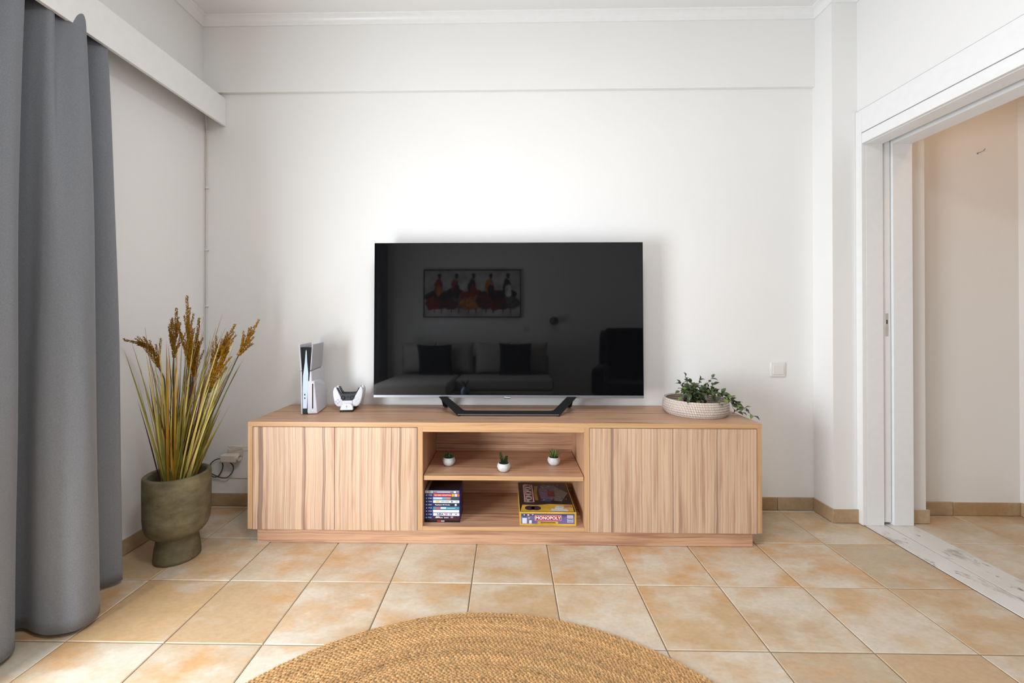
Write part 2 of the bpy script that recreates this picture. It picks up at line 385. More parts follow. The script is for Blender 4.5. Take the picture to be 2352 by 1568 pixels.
MB().box(1.793, 1.799, .1868, .1876, 1.05, 1.072).build('latch_slot', M_blackm, dr)

# glass balcony door behind the curtain, out of view, that lets the daylight in
win = thing('window_1', 'white framed glass balcony door behind the grey curtain', 'window', (XL - .1, -1.98, 0)); win['kind'] = 'structure'
MB().box(-2.08, -2.02, -2.96, -2.88, 0, 2.17).box(-2.08, -2.02, -1.08, -1.0, 0, 2.17).box(-2.08, -2.02, -2.02, -1.94, 0, 2.17).box(-2.08, -2.02, -2.96, -1.0, 0, .08).box(-2.08, -2.02, -2.96, -1.0, 2.09, 2.17).build('frame', M_trim, win)
mg = bpy.data.materials.new('window_glass'); t = NT(mg); t.set('Base Color', (.9, .95, 1, 1)); t.set('Roughness', .02); t.set('Transmission Weight', .9)
MB().box(-2.015, -1.985, -2.9, -1.06, 1.42, 2.12).build('added_shutter', M_trim, win)  # unseen shutter, added to account for daylight coming in only low down
for a, b in ((-2.88, -2.02), (-1.94, -1.08)): MB().box(-2.055, -2.045, a, b, .08, 2.09).build('pane', mg, win)

# ------------------------------------------------------------------ curtain and pelmet
pel = thing('curtain_pelmet', 'long white boxed pelmet board over the grey curtain', 'pelmet', (-1.83, -1.4, 2.19))
MB().box(-1.838, -1.822, -3.2, YB - .001, 2.193, 2.352).build('front_board', M_trim, pel, bevel=.001, seg=1)
MB().box(XL + .001, -1.838, -3.2, YB - .001, 2.338, 2.352).build('top_board', M_trim, pel, bevel=.001, seg=1)
MB().box(-1.90, -1.88, -3.1, YB - .02, 2.318, 2.337).build('curtain_rail', M_white, pel)
bot = [(-1.80, -.345), (-1.760, -.362), (-1.80, -.41), (-1.865, -.45), (-1.77, -.487), (-1.690, -.528), (-1.652, -.585), (-1.662, -.637), (-1.725, -.658), (-1.785, -.650), (-1.86, -.628), (-1.92, -.66), (-1.87, -.705), (-1.812, -.700), (-1.765, -.742), (-1.765, -.80), (-1.83, -.85), (-1.90, -.86), (-1.83, -.88), (-1.75, -.93), (-1.75, -1.0), (-1.83, -1.04), (-1.90, -1.05)]
ty = [-.345, -.350, -.372, -.412, -.425, -.445, -.47, -.505, -.525, -.55, -.575, -.60, -.615, -.635, -.67, -.70, -.72, -.745, -.77, -.80, -.83, -.86, -.89]
tx = [-1.885, -1.862, -1.868, -1.920, -1.875, -1.853, -1.868, -1.922, -1.876, -1.853, -1.868, -1.922, -1.875, -1.853, -1.87, -1.922, -1.873, -1.86, -1.90, -1.92, -1.86, -1.86, -1.92]
NB = 8
cb = cat_rom([(x, y, 0) for x, y in bot], NB); ct = cat_rom([(x, y, 0) for x, y in zip(tx, ty)], NB)
rows = 56
def cur(u, v):
    i = round(u * (len(cb) - 1)); z = .016 + (2.315 - .016) * v
    w = (1 - v) ** .5; b, t2 = cb[i], ct[i]
    x = b[0] * w + t2[0] * (1 - w); y = b[1] * w + t2[1] * (1 - w)
    x += .004 * math.sin(9 * y * 6 + 5 * v) * (1 - v) * v * 4 + .003 * math.sin(31 * y + 14 * v) * v * (1 - v)
    return (min(x, -1.60), y, z)
curm = MB().grid(cur, len(cb), rows)
cu = thing('curtain', 'heavy grey full-length curtain hanging in deep folds beside the planter', 'curtain', (-1.83, -.75, .01))
cob = curm.build('drape', M_curtain, cu, smooth=True, angle=180)
md = cob.modifiers.new('thickness', 'SOLIDIFY'); md.thickness = .003

def cur2(u, v):
    y = -2.86 - .40 * u; z = .016 + 2.299 * v
    return (-1.865 + (.055 - .02 * v) * math.sin(u * 6.283 * 4.5), y + .012 * math.sin(u * 6.283 * 9), z)
c2 = thing('curtain', 'grey curtain panel at the far side of the window, mirrored at the left screen edge', 'curtain', (-1.865, -3.06, .01))
MB().grid(cur2, 90, 20).build('drape', M_curtain, c2, smooth=True, angle=180).modifiers.new('thickness', 'SOLIDIFY').thickness = .003

# ------------------------------------------------------------------ media cabinet
X0, X1, YF, YK, ZB, ZT, TH = -1.430, 1.004, -.055, .352, .074, .585, .022
cab = thing('media_cabinet', 'long low wooden media cabinet with four plain doors and an open middle', 'cabinet', (-.213, .15, 0))
MB().box(-1.394, .971, -.037, .34, .0008, ZB - .001).build('plinth', M_hwood, cab, bevel=.001, seg=1)
HE = [M_hwood, M_edge]; VE = [M_vwood, M_edgev]
MB().box(X0, X1, YF, YK, ZT - TH, ZT, 0, 1).build('top_panel', HE, cab)
for a in (X0, X1 - TH): MB().box(a, a + TH, YF, YK, ZB, ZT - TH, 0, 1).build('side_panel', VE, cab)
DV = ((-.6145, -.5905), (.1765, .2))
for a, b in DV: MB().box(a, b, YF, YK - .004, ZB, ZT - TH, 0, 1).build('divider', VE, cab)
a, b = DV[0][1] + .0003, DV[1][0] - .0003
MB().box(a, b, YF, YK - .012, ZT - 2 * TH, ZT - TH, 0, 1).build('upper_rail', HE, cab)
MB().box(a, b, YF, YK - .012, ZB, ZB + .0185, 0, 1).build('bottom_panel', HE, cab, bevel=.0008, seg=1)
MB().box(a + .003, b - .003, YF + .008, YK - .012, .309, .331, 0, 1).build('shelf', HE, cab, bevel=.0008, seg=1)
MB().box(a, b, YK - .011, YK - .001, ZB, ZT - TH).build('back_panel', M_hwood, cab)
for a, b in ((X0 + TH, DV[0][0]), (DV[1][1], X1 - TH)):
    MB().box(a + .0003, b - .0003, .0, YK - .02, ZB + .002, ZB + .02).build('bottom_panel', M_hwood, cab)
    MB().box(a + .0003, b - .0003, YK - .011, YK - .001, ZB, ZT - TH - .0003).build('back_panel', M_hwood, cab)
    m = (a + b) / 2
    for i, (c, d) in enumerate(((a + .0022, m - .0014), (m + .0014, b - .0022))):
        o = MB().box(c, d, YF - .0005 - .0012 * i, YF + .018, ZB - .002, ZT - TH - .0024).build('door', M_doorwood, cab, bevel=.0008, seg=1)

# ------------------------------------------------------------------ television
tv = thing('television', 'large flat-screen television with black V-shaped stand on the cabinet', 'television', (-.185, .2, ZT), (R(-1.0), 0, 0), local=True)
w2, zb, zt = .7195, .070, .900       # local: screen plane y = 0
MB().box(-w2, w2, -.001, .016, zb + .014, zt).build('screen', M_screen, tv, bevel=.0012, seg=2)
MB().box(-w2 - .0016, -w2 - .0001, -.0022, .018, zb + .012, zt + .0016).box(w2 + .0001, w2 + .0016, -.0022, .018, zb + .012, zt + .0016).box(-w2 - .0016, w2 + .0016, -.0022, .018, zt + .0001, zt + .0016).build('bezel', plain('dark_metal_bezel', rgb(58, 60, 66), .35, metal=.8), tv)
MB().box(-w2 - .0016, w2 + .0016, -.0035, .02, zb, zb + .0138).build('lower_bar', M_silver, tv, bevel=.001)
MB().box(-w2 + .02, w2 - .02, .019, .026, zb + .03, zt - .02).prism([(-w2 + .18, zb + .02), (w2 - .18, zb + .02), (w2 - .22, zb + .5), (-w2 + .22, zb + .5)], .026, .066, 'y').build('rear_housing', M_blackm, tv, bevel=.004)
bd = MB().box(-.020, .014, -.006, -.0032, zb - .004, zb + .0095).build('badge', plain('badge_grey', rgb(92, 94, 100), .35, metal=.5), tv, bevel=.0008, seg=1)
text('lettering', 'Hisense', .0105, M_white, bd, (-.003, -.0064, zb + .0045), bold=.0002)
# stand: front bar, two raked arms, two rear feet (world upright, so counter the tilt by building it flat)
st = MB()
def strip(pts, wd, th, mi=0):
    """flat bar swept along pts; wd = half width vector per point, th = thickness vector"""
    n = len(pts); vs = []
    for p, wv in zip(pts, wd):
        p = Vector(p); wv = Vector(wv); tv_ = Vector(th)
        vs += [p - wv, p + wv, p + wv + tv_, p - wv + tv_]
    fs = [(3, 2, 1, 0), tuple(4 * (n - 1) + k for k in range(4))] + [(4 * i + k, 4 * i + (k + 1) % 4, 4 * i + 4 + (k + 1) % 4, 4 * i + 4 + k) for i in range(n - 1) for k in range(4)]
    return MB().add(vs, fs)
SO = [(-.367, .076), (-.258, .004), (.262, .004), (.362, .076), (.312, .076), (.242, .027), (.232, .0215), (.216, .0195), (-.212, .0195), (-.228, .0215), (-.238, .027), (-.323, .076)]
sp_ = MB(); n = len(SO); py = lambda z: -.127 + (z - .004) * 1.45
sp_.add([(x, py(z), z) for x, z in SO] + [(x, py(z) + .012, z + .002) for x, z in SO], [tuple(range(n)), tuple(range(2 * n - 1, n - 1, -1))] + [(i, n + i, n + (i + 1) % n, (i + 1) % n) for i in range(n)])
sp_.build('stand', M_black, tv, bevel=.0012, seg=1)
MB().box(-.252, .256, -.1285, -.1268, .0062, .0092).build('stand_highlight', M_silver, tv)  # pale strip paints in the highlight along the bar's lower front edge
for s, xb, xt in ((-1, -.250, -.345), (1, .254, .337)):
    strip([(xt, .02, .074), (xt - s * -.004, .06, .04), (xt + s * .002, .085, .006)], [(.018, 0, 0), (.015, 0, 0), (.013, 0, 0)], (0, .008, .004)).build('stand_leg', M_black, tv, bevel=.002)
    for yy in (-.118, .086): MB().lathe([(.009, -.0012 if yy < 0 else .0022), (.009, .0066)], 12, (xb if yy < 0 else xt, yy, 0)).build('foot_pad', M_blackm, tv, smooth=True)
for k in range(2):
    p = cat_rom([(-.95 + .765 + .02 * k - .22, .055, .13), (-.395 + .012 * k, .07, .085), (-.372 + .012 * k, .085, .05), (-.355 + .012 * k, .11, .012), (-.33, .13, .004)], 6)
    MB().tube(p, .0028, 6).build('cable', M_silver, tv, smooth=True)

# ------------------------------------------------------------------ games console
M_cons = plain('console_white', rgb(208, 208, 215), .45, var=.008)
M_cons_shaded = plain('console_white_shaded', rgb(168, 169, 175), .4, var=.008)  # same white shell, with the shade of the side facing off the window painted in
M_gloss = plain('gloss_black', rgb(12, 12, 14), .08)
M_strip = plain('pale_blue_plastic', rgb(198, 216, 236), .2, var=.02)
ps = thing('games_console', 'upright white games console with a black core beside the television', 'console', (-1.222, .199, ZT), (0, 0, R(9)), local=True)
H = .36
def xz(poly, y0, y1): return MB().prism(poly, y0, y1, 'y')
xz([(-.034, .001), (-.0115, .001), (.011, .346), (-.046, .346)], -.092, .098).build('core', M_gloss, ps, bevel=.0015, seg=1)
xz([(-.0335, .030), (-.0135, .030), (-.008, .17), (-.007, .21), (-.013, .27), (-.0155, .325), (-.018, .333), (-.0205, .325), (-.024, .27), (-.033, .20), (-.0345, .13)], -.0965, -.0915).build('front_strip', M_strip, ps, bevel=.001, seg=1)
for z in (.098, .080): MB().box(-.0265, -.0215, -.0973, -.0964, z, z + .008).build('port', M_blackm, ps)
xz([(-.040, .003), (-.0345, .003), (-.038, .222), (-.0435, .222)], -.1, .1).build('shell_panel', M_cons, ps, bevel=.001, seg=1)
xz([(-.0437, .226), (-.0385, .226), (-.048, H), (-.053, H)], -.1, .1).build('shell_panel', M_cons, ps, bevel=.001, seg=1)
xz([(.002, .226), (.0085, .226), (.0175, H), (.0115, H)], -.1, .1).build('shell_panel', M_cons_shaded, ps, bevel=.001, seg=1)
xz([(-.011, .010), (.012, .010), (.012, .15), (.0085, .222), (.0015, .222), (-.006, .12)], -.0985, .1).build('shell_panel', M_cons, ps, bevel=.0012, seg=1)
drv = MB(); prof = [(-.0995, .003), (.060, .003), (.092, .022), (.092, .128), (.07, .150), (.02, .163), (-.04, .170), (-.0995, .172)]
drv.prism(prof, -.0105, .040, 'x')
drv.v = [(x if z < .1 or x < 0 else x - (.016 if z > .145 else .004), y, z) for x, y, z in drv.v]
drv = drv.build('disc_drive', M_cons, ps, bevel=.005, seg=3)
MB().box(.0125, .0185, -.1002, -.0985, .030, .158).build('disc_slot', M_blackm, drv)
MB().lathe([(.0030, 0), (.0030, .001)], 12).build('eject_button', M_white, drv).matrix_local = Matrix.Translation((.0155, -.0992, .019)) @ Matrix.Rotation(R(90), 4, 'X')
MB().box(-.0325, -.0135, -.0955, -.0915, .0012, .0285).build('front_vent', M_blackm, ps)

# ------------------------------------------------------------------ controllers on their charging dock
DKX, DKY, RZ = -1.046, .215, R(8)
dk = thing('charging_dock', 'white and black charging dock holding two gamepads', 'dock', (DKX, DKY, ZT), (0, 0, RZ), local=True)
MB().box(-.034, .034, -.058, .085, .0006, .009).build('base', M_blackm, dk, bevel=.002)
MB().prism([(-.03, .0095), (.07, .0095), (.07, .022), (.03, .034), (-.03, .034)], -.020, .020, 'x').build('body', M_white, dk, bevel=.004)
nose = MB(); P = [(-.033, .0095), (.033, .0095), (.031, .024), (.025, .036), (.014, .043), (-.014, .043), (-.025, .036), (-.031, .024)]
nose.add([(x, -.056 + (z - .0095) * .35, z) for x, z in P] + [(x, -.034, z) for x, z in P], [tuple(range(8)), tuple(range(15, 7, -1))] + [(i, 8 + i, 8 + (i + 1) % 8, (i + 1) % 8) for i in range(8)])
nose.build('nose', M_white, dk, bevel=.003)
em = MB().box(-.0008, .0008, -.0005, .0003, -.005, .005).box(-.006, .006, -.0005, .0003, -.0008, .0008)
e = em.build('emblem', M_silver, dk, org=(0, 0, 0)); e.location = (0, -.0500, .0290); e.rotation_euler = (R(-19), 0, 0)
text('lettering', 'P5', .0045, M_silver, e, (0, -.0006, -.0085))
# gamepad outline held grips-up; local x right, z up, y depth
def half(pts): return pts + [(-x, z) for x, z in reversed(pts)]
GO = half([(.0, .010), (.022, .010), (.026, -.006), (.052, -.004), (.066, .012), (.075, .046), (.078, .075), (.074, .094), (.066, .101), (.058, .096), (.046, .074), (.037, .0625), (.0, .0615)])
GK = half([(.0, .0265), (.027, .0265), (.040, .052), (.062, .095), (.057, .0965), (.046, .076), (.037, .0645), (.0, .0635)])
TP = [(.0235, -.002), (.027, .026), (-.027, .026), (-.0235, -.002)]
M_pad = plain('gamepad_white', rgb(216, 216, 222), .4, var=.01); M_padk = plain('gamepad_black', rgb(34, 35, 42), .45); M_padg = plain('gamepad_mark', rgb(196, 198, 206), .4)
def ccw(p):
    a = sum(p[i][0] * p[(i + 1) % len(p)][1] - p[(i + 1) % len(p)][0] * p[i][1] for i in range(len(p)))
    return p if a > 0 else list(reversed(p))
def gamepad(label, y, face):
    g = thing('gamepad', label, 'gamepad', (0, 0, 0), (0, 0, 0), 'gamepads on the charging dock', local=True)
    mw = Matrix.Translation((DKX, DKY, ZT)) @ Matrix.Rotation(RZ, 4, 'Z') @ Matrix.Translation((0, y, .027)) @ Matrix.Rotation(R(-10), 4, 'X') @ Matrix.Rotation(0 if face > 0 else math.pi, 4, 'Z')
    g.location = mw.translation; g.rotation_euler = mw.to_euler()
    MB().prism(ccw(GO), -.015, .016, 'y').build('shell', M_pad, g, bevel=.008, seg=3, angle=60)
    MB().prism(ccw(GK), -.0172, .0178, 'y').build('black_inlay', M_padk, g, bevel=.003, seg=2)
    MB().prism(ccw(TP), -.0185, -.0125, 'y').build('touchpad', M_pad, g, bevel=.0015, seg=2)
    for s in (-1, 1):
        o = MB().lathe([(.0105, 0), (.0105, .004), (.008, .0055), (.006, .004), (.0, .0038)], 20).build('thumbstick', M_padk, g, smooth=True); o.location = (s * .0235, -.017, .041); o.rotation_euler = (R(90), 0, 0)
        for k in range(4):
            a = k * math.pi / 2; o = MB().lathe([(.0046, 0), (.0046, .0012), (.0036, .002)], 14).build('button', M_padg if s < 0 else M_pad, g, smooth=True)
            o.location = (s * .051 + .0088 * math.cos(a), -.0148, .022 + .0088 * math.sin(a)); o.rotation_euler = (R(90), 0, 0)
    MB().box(-.006, .006, -.0185, -.0172, .042, .047).build('home_button', M_blackm, g, bevel=.0006, seg=1)
gamepad('white gamepad with black centre, front one on the charging dock', -.018, 1)
gamepad('white gamepad seen behind the front one on the charging dock', .034, -1)

# ------------------------------------------------------------------ coiled basket with trailing plant
bk = thing('coiled_basket', 'round shallow coiled basket with white stitching on the cabinet', 'basket', (.794, .174, ZT), local=True)
M_coil = plain('brown_seagrass_coil', rgb(150, 112, 92), .85, var=.2, vscale=120)
M_stitch = plain('white_stitch', rgb(236, 226, 216), .7, var=.06)
rings = 7; prof = [(.141, .006), (.149, .017), (.1535, .0285), (.155, .040), (.154, .0515), (.1515, .063), (.148, .074)]
cm = MB(); sm = MB()
for r, z in prof:
    cm.tube([(r * math.cos(a), r * math.sin(a), z) for a in [2 * math.pi * k / 72 for k in range(73)]], .0058, 8, cap=False)
    N = 138
    for k in range(N):
        a = 2 * math.pi * (k + .33 * prof.index((r, z))) / N; ex = Vector((math.cos(a), math.sin(a), 0)); ey = Vector((-math.sin(a), math.cos(a), 0))
        pts = []
        for th in (-80, -40, 0, 40, 80):
            for q in (-1, 1):
                pts.append(ex * (r + .0068 * math.cos(R(th))) + Vector((0, 0, z + .0064 * math.sin(R(th)))) + ey * (q * .0022 + .0012 * math.sin(R(th))))
        n = len(pts) // 2
        sm.add(pts, [(2 * i, 2 * i + 1, 2 * i + 3, 2 * i + 2) for i in range(n - 1)])
        pts = [ex * (r - .0066 * math.cos(R(th))) + Vector((0, 0, z + .0064 * math.sin(R(th)))) + ey * (q * .0022) for th in (-80, -30, 30, 80) for q in (-1, 1)]
        sm.add(pts, [(2 * i, 2 * i + 2, 2 * i + 3, 2 * i + 1) for i in range(3)])
cm.build('coil', M_coil, bk, smooth=True, angle=90)
o = sm.build('stitches', M_stitch, bk, smooth=True, angle=90); o['kind'] = 'stuff'
MB().lathe([(.0, .001), (.142, .001), (.142, .005), (.0, .005)], 40).build('base', M_coil, bk, smooth=True)

M_leaf = plain('leaf_green', rgb(74, 90, 50), .5, var=.35, vscale=25); M_leaf2 = plain('leaf_dark_green', rgb(62, 74, 52), .55, var=.35, vscale=25); M_leaf3 = plain('leaf_fresh_green', rgb(104, 124, 54), .5, var=.2, vscale=25)
M_stem = plain('stem_brown_green', rgb(84, 80, 56), .6)
def leaf_mesh(m, l=.026, wd=.0075):
    mb = MB(); vs = []
    for i, (t, ww) in enumerate(((0, .05), (.18, .7), (.45, 1), (.75, .62), (1, .0))):
        z = .006 * math.sin(t * 2.6) - .004 * t; k = ww * wd
        vs += [(-k, t * l, z + .35 * k), (0, t * l, z), (k, t * l, z + .35 * k)]
    fs = [(3 * i + j, 3 * i + j + 1, 3 * i + j + 4, 3 * i + j + 3) for i in range(4) for j in range(2)]
    return mb.add(vs, fs).mesh('leaf', m, smooth=True, angle=180)
LM = [leaf_mesh(M_leaf, .031, .0105), leaf_mesh(M_leaf2, .028, .0092), leaf_mesh(M_leaf3, .029, .0095)]
iv = thing('trailing_plant', 'small trailing green leafy plant in a black pot inside the basket', 'plant', (.794, .174, ZT + .0055), local=True)
MB().lathe([(.0, 0), (.045, 0), (.056, .062), (.058, .064), (.054, .064), (.052, .056), (.0, .056)], 28).build('pot', M_blackm, iv, smooth=True)
rs = random.Random(5)
def spray(pts, nleaf, r=.0013, fresh=.07):
    p = cat_rom(pts, 6)
    MB().tube(p, [r * (1 - .5 * i / len(p)) for i in range(len(p))], 5).build('stem', M_stem, iv, smooth=True)
    for k in range(nleaf):
        f = .12 + .88 * (k + .4) / nleaf; i = min(int(f * (len(p) - 1)), len(p) - 2)
        a, b = Vector(p[i]), Vector(p[i + 1]); d = (b - a).normalized()
        q = Vector((rs.uniform(-1, 1), rs.uniform(-1, 1), rs.uniform(-.3, .8))); q = (q - d * q.dot(d)).normalized()
        dr_ = (d * .45 + q).normalized() if k < nleaf - 1 else d
        z = Vector((rs.uniform(-.5, .5), rs.uniform(-.9, .1), 1)); x = dr_.cross(z).normalized(); z = x.cross(dr_)
        c = rs.random(); me = LM[2] if c < fresh else LM[0] if c < .6 else LM[1]
        o = bpy.data.objects.new('leaf', me); COL.objects.link(o); o.parent = iv
        s = rs.uniform(.75, 1.12)
        o.matrix_local = Matrix.Translation(a.lerp(b, rs.random())) @ Matrix((x, dr_, z)).transposed().to_4x4() @ Matrix.Scale(s, 4)
zc0 = .06
def S(*p): return [(0 + rs.uniform(-.02, .02), rs.uniform(-.02, .02), zc0)] + list(p)
spray(S((-.03, 0, .13), (-.045, -.01, .165), (-.055, -.012, .190)), 8)
spray(S((-.05, .01, .11), (-.07, .0, .14), (-.078, .0, .15)), 8)
spray(S((-.015, -.02, .12), (.01, -.02, .15), (.016, -.02, .180)), 8)
spray(S((.03, -.01, .12), (.06, -.012, .15), (.086, -.015, .186)), 9, fresh=.16)
spray(S((.04, .01, .11), (.075, .0, .13), (.10, -.01, .145)), 7)
spray(S((-.04, -.04, .10), (-.075, -.06, .105), (-.10, -.07, .085)), 8, fresh=.25)
spray(S((-.02, -.05, .10), (-.03, -.085, .10), (-.035, -.115, .075)), 7)
spray(S((.03, -.05, .10), (.05, -.09, .105), (.055, -.125, .080), (.058, -.15, .07)), 9)
spray(S((.01, .03, .11), (.0, .05, .14), (-.01, .06, .15)), 7)
spray(S((.05, -.04, .10), (.09, -.06, .105), (.115, -.075, .085)), 8, fresh=.16)
spray(S((-.01, -.01, .10), (.0, -.015, .12), (-.02, -.02, .14)), 8)
spray(S((.06, .0, .11), (.11, -.02, .105), (.145, -.04, .085), (.165, -.06, .062), (.18, -.075, .052)), 12)
spray(S((.06, -.02, .10), (.12, -.04, .10), (.15, -.055, .075), (.175, -.085, .055), (.205, -.115, .028), (.228, -.138, .008)), 17)
spray(S((.05, -.03, .10), (.115, -.06, .10), (.145, -.08, .066), (.165, -.10, .04), (.185, -.12, .02)), 11)
for k in range(16):
    a = rs.uniform(0, 6.28); q = rs.uniform(.6, 1.15); spray(S((.035 * q * math.cos(a), .03 * q * math.sin(a), .105), (.065 * q * math.cos(a), .055 * q * math.sin(a), .118), (.09 * q * math.cos(a), .075 * q * math.sin(a), rs.uniform(.085, .12))), 8)
spray(S((.07, -.01, .105), (.13, -.03, .10), (.16, -.045, .07), (.17, -.055, .03), (.19, -.07, .012)), 12)
spray(S((.06, -.03, .105), (.12, -.05, .105), (.16, -.075, .08), (.19, -.10, .05), (.205, -.108, .035)), 11)
for dx in (-.075, -.02, .03, .075): spray(S((dx * .6, -.06, .10), (dx, -.10, .10), (dx * 1.2, -.125, .085)), 7)

# ------------------------------------------------------------------ three small succulents on the shelf
M_mpot = plain('white_marbled_ceramic', rgb(204, 204, 205), .45, var=.12, vscale=45); M_soil = plain('dark_soil', rgb(58, 46, 38), .95, var=.3, vscale=200)
def succ(label, x, y, r, kind):
    t = thing('potted_succulent', label, 'plant', (x, y, .3313), group='potted succulents on the shelf', local=True)
    k = r / .0185
    MB().lathe([(.0, 0), (.010 * k, 0), (.0155 * k, .005 * k), (.0185 * k, .013 * k), (.018 * k, .018 * k), (.0150 * k, .0235 * k), (.0138 * k, .0235 * k), (.0145 * k, .020 * k), (.0, .0195 * k)], 28).build('pot', M_mpot, t, smooth=True, angle=60)
    MB().lathe([(.0, .0205 * k), (.0142 * k, .0202 * k)], 20).build('soil', M_soil, t)
    mb = MB(); z0 = .0205 * k; rr = random.Random(kind)
    def blade(a, el, l, wd, th, base=.002, m=0):
        l *= 1.6; wd *= 1.6; th *= 1.6
        if not isinstance(base, Vector): base *= 1.6
        d = Vector((math.cos(a) * math.cos(el), math.sin(a) * math.cos(el), math.sin(el))); sd = Vector((-math.sin(a), math.cos(a), 0)); up = sd.cross(d) * -1
        b0 = Vector((math.cos(a) * base, math.sin(a) * base, z0)) if not isinstance(base, Vector) else base
        vs = [b0 + d * (l * q) + v for q, ww in ((0, .5), (.5, 1), (.85, .6)) for v in (sd * wd * ww, up * th * ww, -sd * wd * ww, -up * th * ww)] + [b0 + d * l]
        fs = [(4 * i + j, 4 * i + (j + 1) % 4, 4 * i + 4 + (j + 1) % 4, 4 * i + 4 + j) for i in range(2) for j in range(4)] + [(8 + j, 8 + (j + 1) % 4, 12) for j in range(4)]
        mb.add(vs, fs, m)
    if kind == 1:
        for ring, (n, el, l) in enumerate(((9, .40, .017), (8, .75, .0165), (6, 1.1, .016), (3, 1.4, .016))):
            for j in range(n): blade(6.283 * j / n + ring * .4, el, l, .0042, .002, .003)
        ms = [plain('succulent_green', rgb(56, 92, 48), .45, var=.35, vscale=60)]
    elif kind == 2:
        for (bx, lean, h) in ((-.004, -.25, .052), (.006, .22, .036), (.0, .5, .026), (.003, -.6, .022)):
            for q in range(9):
                f = q / 8; c = Vector((bx + lean * h * f, rr.uniform(-.002, .002), z0 + h * f))
                for j in range(4): blade(1.57 * j + q * .9, .30, .0100 * (1.15 - .6 * f), .0021, .0010, c)
        ms = [plain('sedum_green', rgb(52, 78, 42), .5, var=.35, vscale=60)]
    else:
        for ring, (n, el, l) in enumerate(((9, .75, .026), (8, 1.05, .030), (5, 1.35, .030))):
            for j in range(n): blade(6.283 * j / n + ring * .35, el + rr.uniform(-.1, .1), l, .0022, .0012, .003)
        ms = [plain('spiky_green', rgb(96, 120, 58), .5, var=.35, vscale=60)]
    mb.build('leaves', ms, t, smooth=True)
succ('small round white pot with a low rosette succulent, left on the shelf', -.486, .095, .0325, 1)
succ('small round white pot with an upright bushy succulent, middle of the shelf', -.2055, .016, .0325, 2)
succ('small round white pot with a spiky succulent, right on the shelf', .050, .110, .0325, 3)

# ------------------------------------------------------------------ stack of game cases on the lower shelf
M_case = plain('blue_case_plastic', rgb(24, 46, 128), .2, var=.05); M_caseb = plain('black_case_plastic', rgb(20, 18, 20), .25)
M_tab = plain('deep_blue_print', rgb(30, 52, 118), .35, var=.08)
INK = {}
def ink(r, g, b):
    k = (r, g, b)
    if k not in INK: INK[k] = plain('print_%d_%d_%d' % k, rgb(r, g, b), .4, var=.02)
    return INK[k]
WH = (240, 240, 240); BK = (20, 20, 22); RD = (196, 40, 40)
CX0, CX1, CYF, CZ, CH = -.588, -.417, -.014, ZB + .0187, .0155
def case(label, k, spine, bits, words, tabc=(30, 52, 118), body=None, tab=True, h=.0149):
    z = CZ + k * CH + .0001; dx = [0, -.001, .001, 0, .0006, -.0008, .0005, 0, .001, -.0005][k]
    t = thing('game_case', label, 'game case', (0, 0, 0), group='game cases stacked on the lower shelf'); t.location = ((CX0 + CX1) / 2, CYF + .0675, z); ORG[t.name] = tuple(t.location)
    MB().box(CX0 + dx, CX1 + dx, CYF, CYF + .135, z, z + h).build('case', body or M_case, t, bevel=.0012, seg=2)
    s0 = CX0 + dx + .002; s1 = CX1 + dx - .004; y = CYF - .0002; tw = .038
    sp = MB().box(s0 + (tw if tab else 0), s1, y - .0002, y + .0005, z + .001, z + h - .0012).build('spine', ink(*spine), t)
    if tab:
        tb = MB().box(s0, s0 + tw - .001, y - .0002, y + .0005, z + .001, z + h - .0012).build('spine_tab', ink(*tabc), t)
        lc = ink(*WH) if tabc[0] < 120 else ink(70, 66, 70)
        MB().prism([(s0 + .0035, z + h / 2), (s0 + .0085, z + h / 2 - .003), (s0 + .0085, z + h / 2 + .003)], y - .0006, y - .0003, 'y').build('mark', lc, tb)
        text('lettering', 'PS4', .0088, lc, tb, (s0 + .0235 - ORG[t.name][0], y - .0006 - ORG[t.name][1], z + h / 2 - ORG[t.name][2]), sx=1.25)
    sw = s1 - s0 - tw
    for (a, b, c0, c1, col) in bits:
        MB().box(s0 + tw + sw * a, s0 + tw + sw * b, y - .0006, y - .00025, z + .0012 + (h - .0026) * c0, z + .0012 + (h - .0026) * c1).build('print', ink(*col), sp)
    for (a, body_, sz, col, sx) in words:
        text('lettering', body_, sz, ink(*col), sp, (s0 + tw + sw * a - ORG[t.name][0], y - .0007 - ORG[t.name][1], z + h / 2 - ORG[t.name][2]), sx=sx, bold=.00012)
    return t
tp = case('topmost game case of the stack, pale tab and grey spine with a white round mark', 9, (128, 118, 124), [(.80, .88, .1, .9, WH), (.16, .66, .3, .55, (206, 200, 206)), (.0, 1, .82, 1, (172, 170, 180))], [], tabc=(206, 198, 194))
z9 = CZ + 9 * CH + .0151
MB().box(CX0 + .018, CX1 - .003, CYF + .003, CYF + .132, z9, z9 + .0003).build('cover', plain('dark_cover_print', rgb(44, 36, 38), .25, var=.6, vscale=40), tp)
MB().box(CX0 + .002, CX0 + .0165, CYF + .003, CYF + .132, z9, z9 + .0003).build('cover_band', ink(150, 142, 138), tp)
case('game case with a red spine and white lettering, second from the top', 8, (206, 46, 40), [(.72, .80, 0, 1, (236, 176, 52)), (.82, .91, .05, .95, WH), (.92, 1, 0, 1, (220, 92, 72))], [(.37, 'RED DEAD REDEMPTION', .0074, WH, 1.0)])
case('game case with a pale blue pictured spine, third from the top', 7, (112, 152, 172), [(0, .34, .1, .9, (176, 206, 224)), (.52, .66, 0, 1, (176, 128, 120)), (.68, 1, 0, 1, (54, 74, 78))], [(.26, 'MARVEL', .0065, WH, 1.2)])
